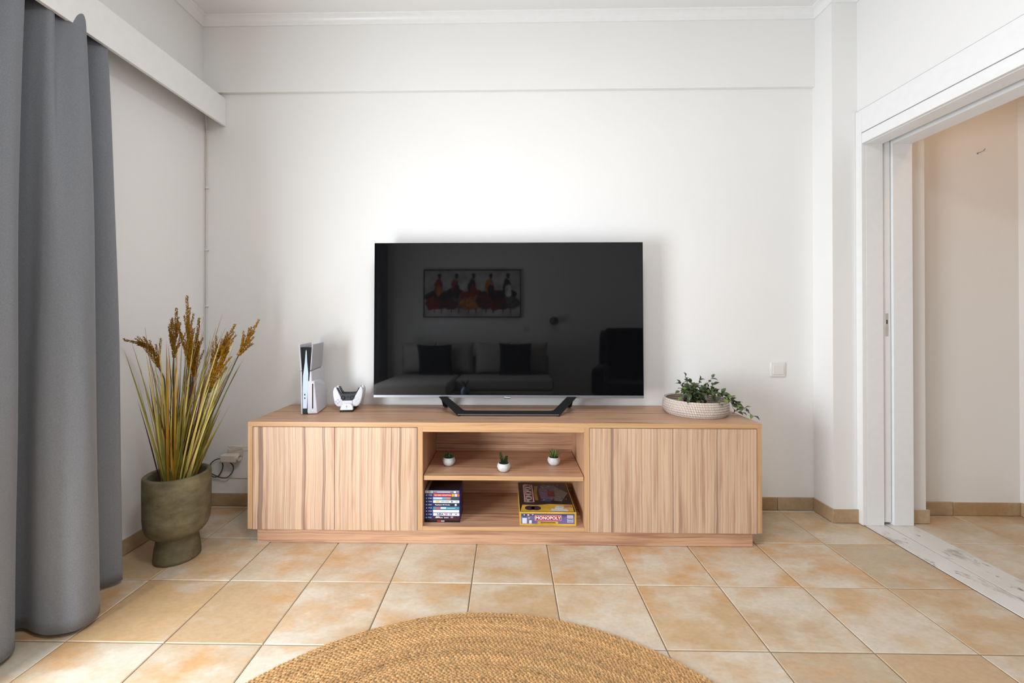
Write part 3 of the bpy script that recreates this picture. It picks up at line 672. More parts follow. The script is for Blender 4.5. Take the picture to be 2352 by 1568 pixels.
case('white-spined game case with a yellow mark, fourth from the top', 6, (236, 236, 238), [(.10, .24, .15, .9, (240, 192, 88)), (.69, .75, .2, .8, (90, 92, 96)), (.86, .95, .2, .8, (188, 186, 180))], [(.46, 'SAINT FLEDGE', .0062, (120, 120, 128), 1.0)])
case('game case with a dark navy spine and white lettering, fifth from the top', 5, (34, 38, 58), [(.84, .91, .12, .88, WH)], [(.37, 'PlayStation VR Worlds', .0082, WH, .95)])
case('game case with a teal spine and red lettering', 4, (66, 140, 152), [(.09, .28, .1, .9, (190, 78, 96)), (.29, .50, .2, .85, (196, 224, 228)), (.54, .84, .3, .6, (150, 200, 206))], [])
case('plain white-spined game case above the one with big black and red letters', 3, (240, 238, 242), [(.12, .78, .3, .5, (214, 212, 216))], [])
case('white-spined game case with big black and red letters', 2, (230, 226, 236), [(.84, .90, .4, .8, (196, 60, 80))], [(.27, 'NBA', .0155, BK, 1.0), (.50, '2K', .0155, (214, 44, 62), 1.0), (.66, '19', .0155, BK, .9)])
case('game case with a dark brown spine and white lettering, second from the bottom', 1, (62, 44, 44), [(.12, .26, .55, .95, WH), (.68, .78, .4, 1, (168, 140, 150)), (.80, 1, 0, 1, (70, 30, 34))], [(.24, 'GRAN TURISMO', .0050, WH, 1.0), (.52, 'SPORT', .0066, WH, 1.1)])
case('flat black game case at the bottom of the stack', 0, (20, 18, 20), [(-.2, 1, .86, 1, (120, 34, 38)), (.16, .28, .2, .7, (190, 40, 46)), (.30, .44, .25, .65, (190, 188, 186))], [], body=M_caseb, tab=False)

# ------------------------------------------------------------------ board game box
gx0, gx1, gy0, gy1, gz0, gz1 = -.130, .1405, -.040, .322, ZB + .0187, .1585
bg = thing('board_game_box', 'boxed board game with gold edges and purple front on the lower shelf', 'board game', ((gx0 + gx1) / 2, (gy0 + gy1) / 2, gz0))
M_gold = plain('gold_print', rgb(206, 164, 62), .3, var=.25, vscale=14); M_dark = plain('dark_art_print', rgb(40, 32, 36), .3, var=.6, vscale=22); M_pur = plain('purple_art_print', rgb(112, 98, 148), .35, var=.25, vscale=26)
MB().box(gx0, gx1, gy0, gy1, gz0, gz1).build('lid', M_gold, bg, bevel=.0015, seg=2)
fy = gy0 - .0004
def fr(name, x0, x1, z0, z1, m, k=1, parent=bg):
    W, Hh = gx1 - gx0, gz1 - gz0
    return MB().box(gx0 + W * x0, gx0 + W * x1, gy0 - .0004 * k, gy0 + .0001, gz0 + Hh * z0, gz0 + Hh * z1).build(name, m, parent)
def tpz(name, x0, x1, y0, y1, m, k=1, parent=bg, poly=None):
    W, D = gx1 - gx0, gy1 - gy0
    P = poly or [(x0, y0), (x1, y0), (x1, y1), (x0, y1)]
    return MB().prism([(gx0 + W * a, gy0 + D * b) for a, b in P], gz1 - .0001, gz1 + .0004 * k, 'z').build(name, m, parent)
pn = fr('front_panel', .03, .965, .16, .88, M_pur, 1)
fr('front_sky', .03, .965, .70, .88, ink(72, 70, 104), 2, pn)
# plain little towers and round sparks at the left of the front
for a, b, z0, z1, c in ((.05, .13, .18, .58, (206, 214, 224)), (.055, .125, .58, .70, (58, 84, 140)), (.17, .215, .18, .42, (206, 214, 224)), (.172, .213, .42, .52, (70, 92, 140)), (.155, .185, .52, .62, (180, 176, 70)), (.14, .17, .74, .84, (226, 190, 200)), (.075, .09, .76, .84, (226, 226, 170)), (.22, .245, .78, .85, (226, 190, 200))):
    fr('print', a, b, z0, z1, ink(*c), 3, pn)
fr('banner_border', .27, .735, .385, .785, ink(226, 180, 190), 3, pn); bn = fr('banner', .28, .725, .41, .76, ink(168, 46, 58), 4, pn)
OX, OY, OZ = ORG[bg.name]
text('lettering', 'MONOPOLY', .0215, ink(*WH), bn, (gx0 + (gx1 - gx0) * .5025 - OX, gy0 - .0019 - OY, gz0 + (gz1 - gz0) * .58 - OZ), sx=.98, bold=.0004)
fr('ribbon', .32, .68, .17, .34, M_gold, 4, pn); fr('ribbon_shade', .37, .63, .215, .30, ink(120, 92, 44), 5, pn)
fr('print', .835, .945, .58, .80, ink(186, 172, 190), 3, pn); q = fr('print', .84, .945, .25, .54, ink(190, 194, 212), 3, pn)
fr('print', .85, .935, .45, .50, ink(52, 52, 84), 4, q); fr('print', .85, .935, .30, .34, ink(70, 70, 104), 4, q)
# lid art
ta = tpz('lid_art', .01, .985, .01, .985, M_dark, 1)
tpz('lid_banner', .10, .29, .30, .90, ink(226, 190, 190), 2, ta); lb = tpz('lid_banner_red', .125, .265, .31, .89, ink(110, 26, 34), 3, ta)
text('lettering', 'MONOPOLY', .048, ink(214, 206, 200), lb, (gx0 + (gx1 - gx0) * .2 - OX, gy0 + (gy1 - gy0) * .6 - OY, gz1 + .0014 - OZ), rot=(0, 0, R(90)), sx=.85, bold=.0006)
tpz('ribbon', 0, 0, 0, 0, ink(160, 116, 52), 2, ta, [(.31, .36), (.37, .36), (.36, .62), (.40, .85), (.33, .85), (.30, .6)])
tpz('print', 0, 0, 0, 0, ink(108, 98, 120), 2, ta, [(.42, .42), (.62, .36), (.80, .46), (.84, .66), (.72, .88), (.50, .90), (.40, .7)])
tpz('print', 0, 0, 0, 0, ink(118, 116, 110), 3, ta, [(.66, .36), (.80, .33), (.96, .60), (.74, .84), (.70, .60)])
tpz('print', .56, .70, .48, .66, ink(120, 34, 38), 4, ta); tpz('print', .42, .60, .33, .38, ink(70, 78, 122), 3, ta)
for k in range(26):
    a, b = random.uniform(.42, .9), random.uniform(.34, .88); s = random.uniform(.012, .03)
    tpz('print', a, a + s, b, b + s * .8, ink(*random.choice([(150, 140, 130), (70, 60, 66), (96, 120, 104), (150, 96, 96), (46, 44, 56)])), 5, ta)
lr = tpz('lid_ribbon', 0, 0, 0, 0, M_gold, 3, ta, [(.02, .02), (.96, .02), (.97, .22), (.55, .235), (.30, .20), (.06, .21)])
for cxp in (.19, .30):
    MB().lathe([(.024, 0), (.024, .0003)], 24).build('print', ink(52, 40, 58), lr, org=(0, 0, 0)).location = (gx0 + (gx1 - gx0) * cxp - OX, gy0 + (gy1 - gy0) * .11 - OY, gz1 + .0013 - OZ)
tpz('print', 0, 0, 0, 0, ink(206, 202, 198), 5, lr, [(.56, .02), (.87, .02), (.85, .09), (.57, .09)]); tpz('print', 0, 0, 0, 0, ink(196, 194, 200), 6, lr, [(.64, .11), (.78, .085), (.81, .15), (.67, .185)])
tpz('print', 0, 0, 0, 0, ink(176, 116, 92), 5, lr, [(.80, .18), (.955, .215), (.955, .12), (.82, .13)])

# ------------------------------------------------------------------ floor planter with dried grass
PX, PY = -1.683, -.165
M_pot = None
def pot_mat():
    m = bpy.data.materials.new('mottled_olive_concrete'); t = NT(m); p = t.obj()
    a = t.noise(t.vec('MULTIPLY', p, (1, 1, 1.8)), 9, 5, .62); b = t.noise(p, 4, 3); c = t.noise(t.vec('ADD', p, (2, 1, 0)), 22, 5, .7)
    col = t.ramp(a, [(.3, rgb(72, 65, 46)), (.5, rgb(106, 98, 73)), (.7, rgb(130, 122, 94))])
    col = t.mix(t.ramp(c, [(.58, (0, 0, 0, 1)), (.75, (.6, .6, .6, 1))]), col, rgb(62, 54, 40))
    t.set('Base Color', t.mix(t.math('MULTIPLY', b, .35), col, rgb(102, 96, 72))); t.set('Roughness', .75); t.bump(c, .15, .002); return m
pt = thing('floor_planter', 'olive grey concrete footed planter on the floor beside the curtain', 'planter', (PX, PY, .0005), local=True)
MB().lathe([(.0, .0), (.082, .0), (.0885, .006), (.0895, .016), (.085, .06), (.0785, .098), (.079, .106), (.086, .110), (.101, .120), (.115, .138), (.1235, .163), (.1265, .20), (.1275, .30), (.1275, .374), (.1262, .380), (.1225, .383), (.1135, .383), (.1085, .3805), (.1065, .374), (.1055, .30), (.0, .30)], 64).build('body', pot_mat(), pt, smooth=True, angle=50)
MB().lathe([(.0, .3005), (.1050, .3005), (.1050, .318), (.06, .322), (.0, .323)], 40).build('filling', M_soil, pt, smooth=True)
gr = thing('dried_grass', 'tall artificial dry grass with golden seed heads in the planter', 'plant', (PX, PY, .322))
BL = [plain('blade_olive', rgb(152, 146, 62), .55, spec=.25, var=.25, vscale=8), plain('blade_straw', rgb(200, 182, 104), .55, spec=.25, var=.2, vscale=8), plain('blade_ochre', rgb(168, 126, 40), .6, spec=.2, var=.25, vscale=8), plain('blade_rust', rgb(132, 66, 26), .6, var=.3, vscale=8), plain('blade_green', rgb(110, 112, 52), .55, spec=.25, var=.25, vscale=8), plain('blade_maroon', rgb(84, 38, 28), .6, var=.3, vscale=8)]
rg = random.Random(11)
def blade(base, tip, bow, wd, m):
    b, t = Vector(base), Vector(tip); mid = (b + t) / 2 + Vector(bow)
    n = 9; P = []
    for i in range(n):
        s = i / (n - 1); P.append(b * (1 - s) ** 2 + mid * (2 * s * (1 - s)) + t * s * s)
    d = (t - b).normalized(); sd = d.cross(Vector((rg.uniform(-.6, .6), -1, 0))).normalized(); nm = sd.cross(d)
    mb = MB(); vs = []
    for i, p in enumerate(P):
        s = i / (n - 1); k = wd * (.75 + .5 * s if s < .3 else (1 - s) ** .7 * 1.16)
        vs += [p - sd * k + nm * k * .4, p, p + sd * k + nm * k * .4]
    mb.add(vs, [(3 * i + j, 3 * i + j + 1, 3 * i + j + 4, 3 * i + j + 3) for i in range(n - 1) for j in range(2)])
    mb.build('grass_blade', m, gr, smooth=True, angle=180)
def at(a, r): return (PX + r * math.cos(a), PY + r * math.sin(a), .322)
for k in range(150):
    a = rg.uniform(0, 2 * math.pi); r = .058 * math.sqrt(rg.random()); b = at(a, r)
    ex = (b[0] - PX) / .058
    L = rg.uniform(.28, .70); sp = ex * .42 + .16 + rg.gauss(0, .09)
    fy_ = rg.gauss(0, .12) + (b[1] - PY) * 2
    tip = (b[0] + L * sp * .62, min(b[1] + L * fy_, .25), .322 + L * (1 - .18 * sp * sp))
    tip = (max(tip[0], -1.90), tip[1], tip[2])
    c = rg.random(); m = BL[0] if c < .30 else BL[1] if c < .54 else BL[2] if c < .72 else BL[3] if c < .80 else BL[4] if c < .92 else BL[5]
    blade(b, tip, (-.06 * sp * L, 0, .04 * L), rg.uniform(.0034, .0062), m)
br = MB()
for k in range(46):
    a = rg.uniform(0, 6.28); r = .05 * rg.random(); b = Vector(at(a, r)); L = rg.uniform(.45, .80); sp = rg.gauss(.20, .27)
    t_ = Vector((max(b.x + L * sp * .7, -1.90), b.y + L * rg.gauss(0, .1), .322 + L * (1 - .2 * sp * sp)))
    br.tube(cat_rom([b, b.lerp(t_, .5) + Vector((-.04 * sp, 0, .02)), t_], 5), [.0009] * 10 + [.0004], 4)
br.build('bristles', plain('bristle_brown', rgb(146, 118, 84), .7), gr, smooth=True)['kind'] = 'stuff'
M_seed = plain('golden_seed', rgb(140, 98, 14), .8, var=.4, vscale=90, spec=.15); M_gstem = plain('dark_grass_stem', rgb(70, 66, 50), .7, var=.2)
def plume(pts, n0, wide):
    """stem from the pot along pts; the seed head starts at point n0"""
    b = at(rg.uniform(0, 6.28), .02)
    full = cat_rom([b] + pts, 8); i0 = (n0 + 1) * 8
    sh = MB().tube(full[:i0 + 1], .0026, 6).build('stem', M_gstem, gr, smooth=True)
    ax = [Vector(p) for p in full[i0:]]; mb = MB()
    L = sum((ax[i + 1] - ax[i]).length for i in range(len(ax) - 1))
    def seed(p, d, s):
        d = d.normalized(); x = d.cross(Vector((.3, .9, .2))).normalized(); y = d.cross(x)
        mb.add([p, p + d * s * .45 + x * s * .22, p + d * s * .45 + y * s * .22, p + d * s * .45 - x * s * .22, p + d * s * .45 - y * s * .22, p + d * s], [(0, 2, 1), (0, 3, 2), (0, 4, 3), (0, 1, 4), (5, 1, 2), (5, 2, 3), (5, 3, 4), (5, 4, 1)])
    def spike(path, dens, s0, s1, fat):
        k = len(path)
        for i in range(k - 1):
            d = path[i + 1] - path[i]; nn = max(1, int(d.length / dens))
            for j in range(nn):
                f = (i + j / nn) / (k - 1); p = path[i] + d * (j / nn)
                for q in range(3):
                    r = Vector((rg.gauss(0, 1), rg.gauss(0, 1), rg.gauss(0, 1))); r = (r - d.normalized() * r.dot(d.normalized())).normalized()
                    seed(p + r * fat * rg.random() * (1 - .5 * f), d.normalized() + r * .75, s0 + (s1 - s0) * f)
    spike(ax, .0024, .0105, .0080, .0050)
    nb = 13
    for k in range(nb):
        f = .02 + .62 * k / nb; i = int(f * (len(ax) - 1)); d = (ax[min(i + 2, len(ax) - 1)] - ax[i]).normalized()
        r = Vector((rg.uniform(-1, 1) if k > 3 else (-1) ** k, rg.uniform(-.5, .5), 0)); r = (r - d * r.dot(d)).normalized()
        l = L * (.46 - .42 * f) * rg.uniform(.8, 1.15); dd = (d + r * wide * rg.uniform(.8, 1.6)).normalized()
        path = [ax[i] + dd * l * q / 5 + d * l * .12 * (q / 5) ** 2 for q in range(6)]
        spike(path, .0024, .0085, .0065, .0030)
    mb.build('seed_head', M_seed, gr)
plume([(-1.713, -.2, .757), (-1.722, -.2, .819), (-1.742, -.2, .859), (-1.772, -.2, .937), (-1.826, -.2, .965), (-1.905, -.2, .986)], 2, .28)
plume([(-1.708, -.16, .742), (-1.708, -.16, .90), (-1.700, -.16, 1.02), (-1.696, -.16, 1.126)], 1, .30)
plume([(-1.617, -.19, .74), (-1.615, -.19, .86), (-1.62, -.19, 1.027), (-1.625, -.19, 1.181)], 1, .24)
plume([(-1.655, -.13, .74), (-1.655, -.13, .84), (-1.651, -.13, .93), (-1.645, -.13, 1.02)], 1, .24)
plume([(-1.635, -.15, .74), (-1.627, -.15, .81), (-1.615, -.15, .92), (-1.598, -.15, 1.08)], 1, .22)
plume([(-1.556, -.15, .74), (-1.516, -.15, .892), (-1.479, -.15, .967), (-1.432, -.15, 1.053)], 0, .22)
plume([(-1.510, -.2, .775), (-1.461, -.2, .872), (-1.436, -.2, .937), (-1.41, -.2, .986)], 0, .24)
plume([(-1.455, -.17, .80), (-1.404, -.17, .91), (-1.356, -.17, .993), (-1.31, -.17, 1.074)], 1, .36)

# ------------------------------------------------------------------ round braided rug
def jute_mat():
    m = bpy.data.materials.new('braided_jute'); t = NT(m); a = t.a('ShaderNodeVertexColor', layer_name='tone').outputs['Color']
    g = t.noise(t.obj(), 420, 2, .6)
    t.set('Base Color', t.mix(1.0, a, t.ramp(g, [(.3, (.80, .78, .74, 1)), (.7, (1.05, 1.05, 1.05, 1))]), 'MULTIPLY')); t.set('Roughness', .9); t.set('Specular IOR Level', .15); t.bump(g, .4, .001); return m
rug = thing('braided_rug', 'round braided jute rug in the foreground', 'rug', (-.255, -1.463, .0015), local=True)
RR = .951
M_jute = jute_mat()
MB().lathe([(.0, .0), (RR - .010, .0), (RR - .004, .003), (RR - .008, .0062), (.0, .0062)], 96).build('backing', plain('jute_backing', rgb(160, 122, 78), .95, var=.2, vscale=80), rug, smooth=True)
jb = MB(); colr = []; rj = random.Random(3)
pitch = .0104; nr = int(RR / pitch)
band = [rj.gauss(0, .07) for _ in range(nr + 1)]
for i in range(nr):
    r = RR - pitch * (i + .5)
    if r < .03: break
    n = max(6, int(2 * math.pi * r / .0135)); ph = rj.random()
    wob = [rj.uniform(0, 6.28) for _ in range(3)]
    for k in range(n):
        a = 2 * math.pi * (k + ph) / n
        for lane in (-1, 1):
            aa = a + (math.pi / n if lane > 0 else 0)
            rr = r + lane * pitch * .24 + .0012 * math.sin(3 * aa + wob[0]) + .0008 * math.sin(11 * aa + wob[1])
            c = Vector((rr * math.cos(aa), rr * math.sin(aa), .0058)); er = Vector((math.cos(aa), math.sin(aa), 0)); et = Vector((-math.sin(aa), math.cos(aa), 0))
            dl = (et + er * .42 * lane).normalized(); dw = Vector((-dl.y, dl.x, 0))
            hl, hw, hz = .0078 * rj.uniform(.85, 1.15), .0039 * rj.uniform(.85, 1.15), .0036 * rj.uniform(.6, 1.3)
            vs = [c + dl * (hl * ca) + dw * (hw * sa) for ca, sa in ((1, 0), (.45, .9), (-.45, .9), (-1, 0), (-.45, -.9), (.45, -.9))]
            vs += [c + dl * (hl * .5 * q) + dw * (hw * .45 * p) + Vector((0, 0, hz * .85)) for q, p in ((1, .5), (-1, .5), (-1, -.5), (1, -.5))]
            vs += [c + Vector((0, 0, hz))]
            jb.add(vs, [(0, 1, 6), (1, 2, 7, 6), (2, 3, 7), (3, 4, 8), (3, 8, 7), (4, 5, 9, 8), (5, 0, 9), (0, 6, 9), (6, 7, 10), (7, 8, 10), (8, 9, 10), (9, 6, 10)])
            v = 1 + band[i] + .12 * math.sin(2.3 * aa + i * .37) * math.sin(i * .9) + rj.gauss(0, .10)
            if rj.random() < .008 + .03 * max(0, math.sin(5 * aa + i * .21)): v *= .6
            v = max(.3, min(1.35, v)); wm = rj.gauss(0, .03)
            colr += [lin(190 / 255) * v * (1 + wm), lin(150 / 255) * v, lin(104 / 255) * v * (1 - wm), 1] * len(vs)
jb.c = colr
jb.build('braid', M_jute, rug, smooth=True, angle=80)['kind'] = 'stuff'

# ------------------------------------------------------------------ small things on the walls
sw = thing('light_switch', 'square white light switch on the wall right of the television', 'switch', (1.339, YB - .0005, .79))
MB().box(1.2975, 1.3805, YB - .009, YB - .0005, .7485, .8305).build('plate', plain('ivory_plastic', rgb(232, 228, 224), .35, var=.01), sw, bevel=.004, seg=3)
MB().box(1.309, 1.369, YB - .0125, YB - .0085, .763, .816).build('rocker', bpy.data.materials['ivory_plastic'], sw, bevel=.0015, seg=2)
M_cream = plain('aged_white_plastic', rgb(220, 210, 196), .45, var=.03)
M_cableW = plain('white_cable', rgb(226, 222, 214), .5, var=.02)
for k, (x, n, lab) in enumerate(((-1.9425, 'wall_cable', 'thin white cable, the left of two running down the room corner'), (-1.9325, 'wall_cable', 'thin white cable, the right of two running down the room corner'))):
    c = thing(n, lab, 'cable', (x, YB - .005, .3), group='cables down the corner')
    pts = [(x + (.012 * (-1 if k == 0 else 1)), YB - .03, 2.25), (x, YB - .0055, 2.16), (x + .001, YB - .0055, 1.9), (x - .001, YB - .0055, 1.5), (x + .001, YB - .0055, 1.1), (x, YB - .0055, .7), (x, YB - .0055, .28)]
    MB().tube(cat_rom(pts, 8), .0021, 6).build('cord', M_cableW, c, smooth=True)
    if k:
        for z in (2.165, 1.835, 1.475, 1.15, .82, .5): MB().box(x - .0045, x + .014, YB - .0105, YB - .0005, z - .0035, z + .0035).build('clip', M_white, c, bevel=.001, seg=1)
so = thing('socket_adapter', 'cream wall socket with a plugged-in adapter beside the cabinet', 'socket', (-1.74, YB - .0005, .28))
MB().box(-1.80, -1.715, YB - .012, YB - .0005, .285, .345).build('plate', M_cream, so, bevel=.004)
MB().box(-1.815, -1.725, YB - .058, YB - .0125, .262, .306).build('adapter', M_cream, so, bevel=.007, seg=3)
o = MB().lathe([(.0185, 0), (.0185, .012), (.0145, .012), (.0145, .003), (.0, .003)], 24).build('outlet_cup', M_cream, so, smooth=True, org=(0, 0, 0)); o.matrix_local = Matrix.Translation((-1.725 + 1.74, -.035, .284 - .28)) @ Matrix.Rotation(R(90), 4, 'Y')
MB().box(-1.8215, -1.8152, YB - .045, YB - .022, .258, .296).build('plug', M_blackm, so, bevel=.002)
MB().tube(cat_rom([(-1.79, YB - .03, .338), (-1.765, YB - .035, .33), (-1.73, YB - .03, .343), (-1.62, YB - .02, .345)], 6), .003, 6).build('cord', M_cream, so, smooth=True)
cl = thing('black_power_cord', 'dark looped power cord hanging from the wall adapter', 'cord', (-1.82, YB - .02, .18))
lp = [(-1.818, YB - .033, .262), (-1.814, YB - .03, .235), (-1.825, YB - .025, .205), (-1.850, YB - .02, .172), (-1.885, YB - .016, .170), (-1.902, YB - .016, .205), (-1.893, YB - .016, .245), (-1.855, YB - .016, .270), (-1.81, YB - .018, .268), (-1.765, YB - .02, .238), (-1.762, YB - .022, .205), (-1.79, YB - .022, .170), (-1.83, YB - .02, .164), (-1.875, YB - .018, .180), (-1.91, YB - .016, .20)]
MB().tube(cat_rom(lp, 6), .0032, 7).build('cord', plain('dark_grey_cord', rgb(74, 70, 64), .5), cl, smooth=True)
hc = thing('wall_wire', 'thin pale wire running low along the wall behind the cabinet', 'wire', (-1.7, YB - .004, .165))
MB().tube(cat_rom([(-1.92, YB - .004, .195), (-1.86, YB - .004, .172), (-1.79, YB - .004, .160), (-1.6, YB - .004, .158), (-1.3, YB - .004, .16)], 6), .0024, 6).build('cord', M_cream, hc, smooth=True)
hk = thing('wall_hook', 'tiny screw hook on the hall wall', 'hook', (2.404, .3148, 1.988))
MB().tube(cat_rom([(2.404, .3149, 1.988), (2.406, .300, 1.990), (2.412, .290, 1.995), (2.414, .288, 2.003)], 5), .0022, 6).build('shank', M_silver, hk, smooth=True)
MB().lathe([(.0045, 0), (.0045, .002)], 12).build('rosette', M_silver, hk, smooth=True, org=(0, 0, 0)).rotation_euler = (R(90), 0, 0)

# ------------------------------------------------------------------ the room behind the camera, mirrored in the screen
M_sofa = fabric('light_grey_upholstery', rgb(176, 172, 166), 500, .12); M_darkf = fabric('charcoal_velvet', rgb(26, 27, 32), 500, .2); M_navy = fabric('dark_blue_velvet', rgb(20, 22, 30), 500, .2)
sf = thing('sofa', 'pale grey corner sofa behind the camera, mirrored in the screen', 'sofa', (-.6, -2.9, 0))
for x in (-1.50, .28):
    for y in (-3.2, -2.55): MB().lathe([(.022, .001), (.03, .1)], 12, (x, y, 0)).build('foot', M_blackm, sf, smooth=True)
MB().box(-1.60, .36, -3.30, -2.46, .10, .32).build('seat_base', M_sofa, sf, bevel=.02, seg=3)
MB().box(-1.60, -.80, -2.455, -1.95, .10, .32).build('chaise_base', M_sofa, sf, bevel=.02, seg=3)
MB().box(-1.60, -.805, -3.05, -1.95, .323, .46).build('chaise_cushion', M_sofa, sf, bevel=.035, seg=4)
MB().box(-.795, .355, -3.05, -2.46, .323, .46).build('seat_cushion', M_sofa, sf, bevel=.035, seg=4)
MB().box(-1.60, .36, -3.33, -3.18, .323, .70).build('back_frame', M_sofa, sf, bevel=.03, seg=3)
def pillow(name, label, cat, c, w_, h_, th, m, tilt, group=None, rz=0):
    t = thing(name, label, cat, c, (R(tilt), 0, R(rz)), group, local=True)
    def g(sgn):
        def f(u, v):
            x, z = 2 * u - 1, 2 * v - 1; k = max(0, (1 - x ** 4) * (1 - z ** 4)) ** .5
            px = x * (1 - .06 * (1 - z * z) * 0 - .05 * (1 - abs(z)) ** 0 * 0); q = 1 - .07 * (1 - x * x); r_ = 1 - .07 * (1 - z * z)
            return (px * w_ / 2 * r_, sgn * th / 2 * k, (z * q + 1) * h_ / 2)
        return f
    mb = MB().grid(g(-1), 15, 15); b = MB().grid(g(1), 15, 15); mb.add(b.v, [tuple(reversed(f_)) for f_ in b.f])
    mb.build('cover', m, t, smooth=True, angle=180); return t
for i, (x, lab) in enumerate(((-1.34, 'light grey back cushion at the left end of the sofa'), (-.86, 'light grey back cushion left of the sofa middle'), (-.38, 'light grey back cushion right of the sofa middle'), (.10, 'light grey back cushion at the right end of the sofa'))):
    pillow('back_cushion', lab, 'cushion', (x, -3.10, .462), .47, .42, .17, M_sofa, -10, 'sofa back cushions')
pillow('dark_cushion', 'charcoal cushion leaning at the left end of the sofa', 'cushion', (-1.10, -2.93, .462), .45, .40, .14, M_darkf, -14, 'charcoal sofa cushions', 4)
pillow('dark_cushion', 'charcoal cushion leaning right of the sofa middle', 'cushion', (-.09, -2.93, .462), .41, .41, .14, M_darkf, -10, 'charcoal sofa cushions', -2)
ac = thing('armchair', 'dark wing armchair right of the sofa, mirrored in the screen', 'armchair', (1.24, -2.50, 0), (0, 0, R(200)), local=True)
for x in (-.28, .28):
    for y in (-.28, .28): MB().tube([(x, y, .13), (x * 1.08, y * 1.08, .001)], [.022, .014], 10).build('leg', M_blackm, ac, smooth=True)
MB().box(-.36, .36, -.36, .34, .132, .30).build('seat_frame', M_navy, ac, bevel=.03, seg=3)
MB().box(-.26, .26, -.37, .22, .302, .45).build('seat_cushion', M_navy, ac, bevel=.04, seg=4)
MB().prism([(.20, .303), (.36, .303), (.46, 1.06), (.36, 1.06)], -.33, .33, 'x').build('backrest', M_navy, ac, bevel=.04, seg=4)
for s in (-1, 1):
    MB().prism([(-.34, .303), (.20, .303), (.22, .62), (-.28, .60), (-.34, .54)], *sorted((s * .265, s * .40)), 'x').build('armrest', M_navy, ac, bevel=.03, seg=3)
    MB().prism([(.06, .62), (.24, .62), (.35, 1.02), (.26, 1.03), (.14, .95)], *sorted((s * .29, s * .37)), 'x').build('wing', M_navy, ac, bevel=.02, seg=3)
# painting
pa = thing('painting', 'wide framed painting of abstract seated figures on the rear wall', 'painting', (-.675, YR + .0005, 1.20))
px0, px1, pz0, pz1 = -1.345, -.005, 1.205, 1.865
for b in ((px0, px1, pz0, pz0 + .012), (px0, px1, pz1 - .012, pz1), (px0, px0 + .012, pz0 + .0125, pz1 - .0125), (px1 - .012, px1, pz0 + .0125, pz1 - .0125)):
    MB().box(b[0], b[1], YR + .001, YR + .038, b[2], b[3]).build('frame_strip', M_blackm, pa)
def canvas_mat():
    m = bpy.data.materials.new('painted_canvas'); t = NT(m); p = t.obj(); a = t.noise(p, 5, 5, .65)
    t.set('Base Color', t.ramp(a, [(.3, rgb(150, 140, 142)), (.5, rgb(196, 190, 190)), (.7, rgb(222, 218, 216))])); t.set('Roughness', .7); return m
cv = MB().box(px0 + .0125, px1 - .0125, YR + .001, YR + .026, pz0 + .0125, pz1 - .0125).build('canvas', canvas_mat(), pa)
rp = random.Random(21); lay = [0]
def blob(cx, cz, rx, rz_, col, n=14, jag=.25):
    lay[0] += 1; y = YR + .0262 + lay[0] * .00012
    P = [(cx + rx * math.cos(6.283 * k / n) * (1 + rp.uniform(-jag, jag)), cz + rz_ * math.sin(6.283 * k / n) * (1 + rp.uniform(-jag, jag))) for k in range(n)]
    P = [(min(max(x, px0 + .014), px1 - .014), min(max(z, pz0 + .014), pz1 - .014)) for x, z in P]
    MB().add([(x, y, z) for x, z in P], [tuple(range(n - 1, -1, -1))]).build('brush_stroke', plain('paint_%d_%d_%d' % col, rgb(*col), .6, var=.5, vscale=18) if 'paint_%d_%d_%d' % col not in bpy.data.materials else bpy.data.materials['paint_%d_%d_%d' % col], cv)
RED, DRK, OCH, GRY, BRW, WHT = (150, 34, 28), (34, 26, 30), (190, 120, 36), (96, 92, 96), (92, 40, 32), (224, 214, 206)
for k in range(5):
    x = px0 + .20 + k * .236
    blob(x - .02, pz0 + .27, .17, .12, (DRK, DRK, RED, BRW, DRK)[k]); blob(x + .06, pz0 + .21, .13, .10, (BRW, GRY, OCH, RED, GRY)[k]); blob(x - .08, pz0 + .19, .10, .09, (RED, BRW, OCH, BRW, BRW)[k])
    blob(x, pz0 + .42, .055, .11, (RED, RED, DRK, OCH, DRK)[k]); blob(x + .02, pz0 + .36, .05, .09, (OCH, DRK, RED, DRK, WHT)[k])
    blob(x + .02, pz0 + .56, .022, .03, BRW); blob(x + .02, pz0 + .585, .026, .022, DRK)
    for s in (-.05, .05): blob(x + s, pz0 + .10, .008, .05, BRW, 8)
sn = thing('wall_sconce', 'small round wall lamp on the rear wall beside the painting', 'lamp', (.445, YR + .0005, 1.16))
o = MB().lathe([(.055, 0), (.055, .012), (.02, .02), (.02, .06), (.0, .06)], 24).build('rosette', M_black, sn, smooth=True, org=(0, 0, 0)); o.rotation_euler = (R(-90), 0, 0)
o = MB().lathe([(.0, 0), (.05, .01), (.058, .04), (.05, .085), (.0, .095)], 24).build('shade', plain('smoky_shade', rgb(96, 84, 78), .3), sn, smooth=True, org=(0, 0, 0)); o.location = (0, .075, -.045)
ol = thing('wall_outlet', 'white wall outlet on the rear wall above the sofa', 'outlet', (.06, YR + .0005, 1.05))
MB().box(.02, .10, YR + .0008, YR + .009, 1.01, 1.09).build('plate', M_white, ol, bevel=.003); MB().box(.035, .085, YR + .0092, YR + .011, 1.025, 1.075).build('insert', M_cream, ol, bevel=.002)
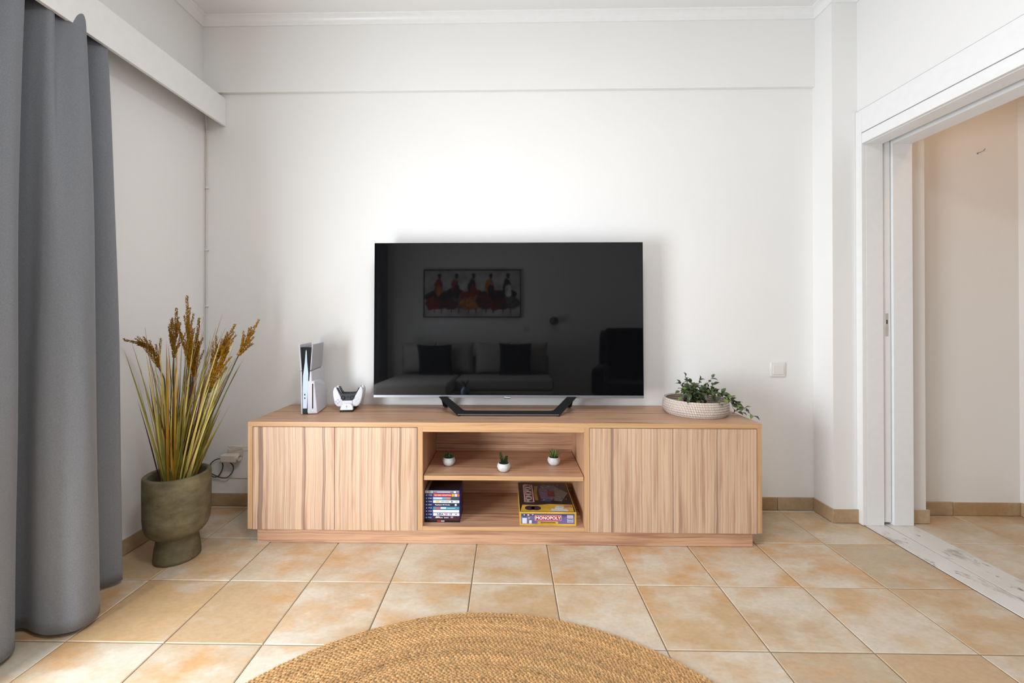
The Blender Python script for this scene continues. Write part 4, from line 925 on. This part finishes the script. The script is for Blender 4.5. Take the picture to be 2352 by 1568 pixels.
tb = thing('coffee_table', 'low dark coffee table standing on the rug below the camera', 'table', (-.24, -1.50, .0118))
MB().box(-.76, .30, -1.79, -1.32, .355, .38).build('table_top', M_blackm, tb, bevel=.004)
for x in (-.72, .26):
    for y in (-1.75, -1.36): MB().box(x - .018, x + .018, y - .018, y + .018, 0.0127, .3545).build('leg', M_blackm, tb, bevel=.003)
va = thing('small_vase', 'small blue and white vase with sprigs on the coffee table', 'vase', (-.60, -1.66, .3805), local=True)
MB().lathe([(.0, 0), (.028, 0), (.042, .03), (.040, .065), (.022, .09), (.024, .10), (.019, .10), (.018, .09), (.0, .088)], 24).build('body', plain('blue_white_glaze', rgb(150, 170, 200), .2, var=.4, vscale=60), va, smooth=True)
for k in range(7):
    a = k * .9; MB().tube([(0, 0, .09), (.02 * math.cos(a), .02 * math.sin(a), .13), (.045 * math.cos(a), .045 * math.sin(a), .16)], [.002, .004, .001], 5).build('sprig', M_leaf, va, smooth=True)

# ------------------------------------------------------------------ lamps
def unseen_ceiling_lamp(name, label, x, y, z, r, power, col):
    t = thing(name, label, 'lamp', (x, y, z), local=True)
    MB().lathe([(.0, -.001), (r * .9, -.001), (r * .9, -.03), (.0, -.03)], 40).build('canopy', M_white, t, smooth=True)
    MB().lathe([(r * .88, -.031), (r, -.05), (r * .97, -.075), (.0, -.085)], 40).build('diffuser', emit('opal_' + name, (*col, 1), 1.2), t, smooth=True)
    l = bpy.data.lights.new(name + '_light', 'AREA'); l.shape = 'DISK'; l.size = r * 2; l.energy = power; l.color = col
    o = bpy.data.objects.new(name + '_light', l); COL.objects.link(o); o.parent = t; o.location = (0, 0, -.092)
    return t
unseen_ceiling_lamp('unseen_ceiling_lamp', 'unseen round opal lamp added for fill light over the middle of the room', -.1, -1.55, ZC, .24, 21, (.98, .99, 1.0))  # no known fixture here, added overhead to fill the room with light
unseen_ceiling_lamp('hall_lamp', 'round opal ceiling lamp of the hall', 2.26, -.45, ZC, .12, 2.6, (1, .60, .30))
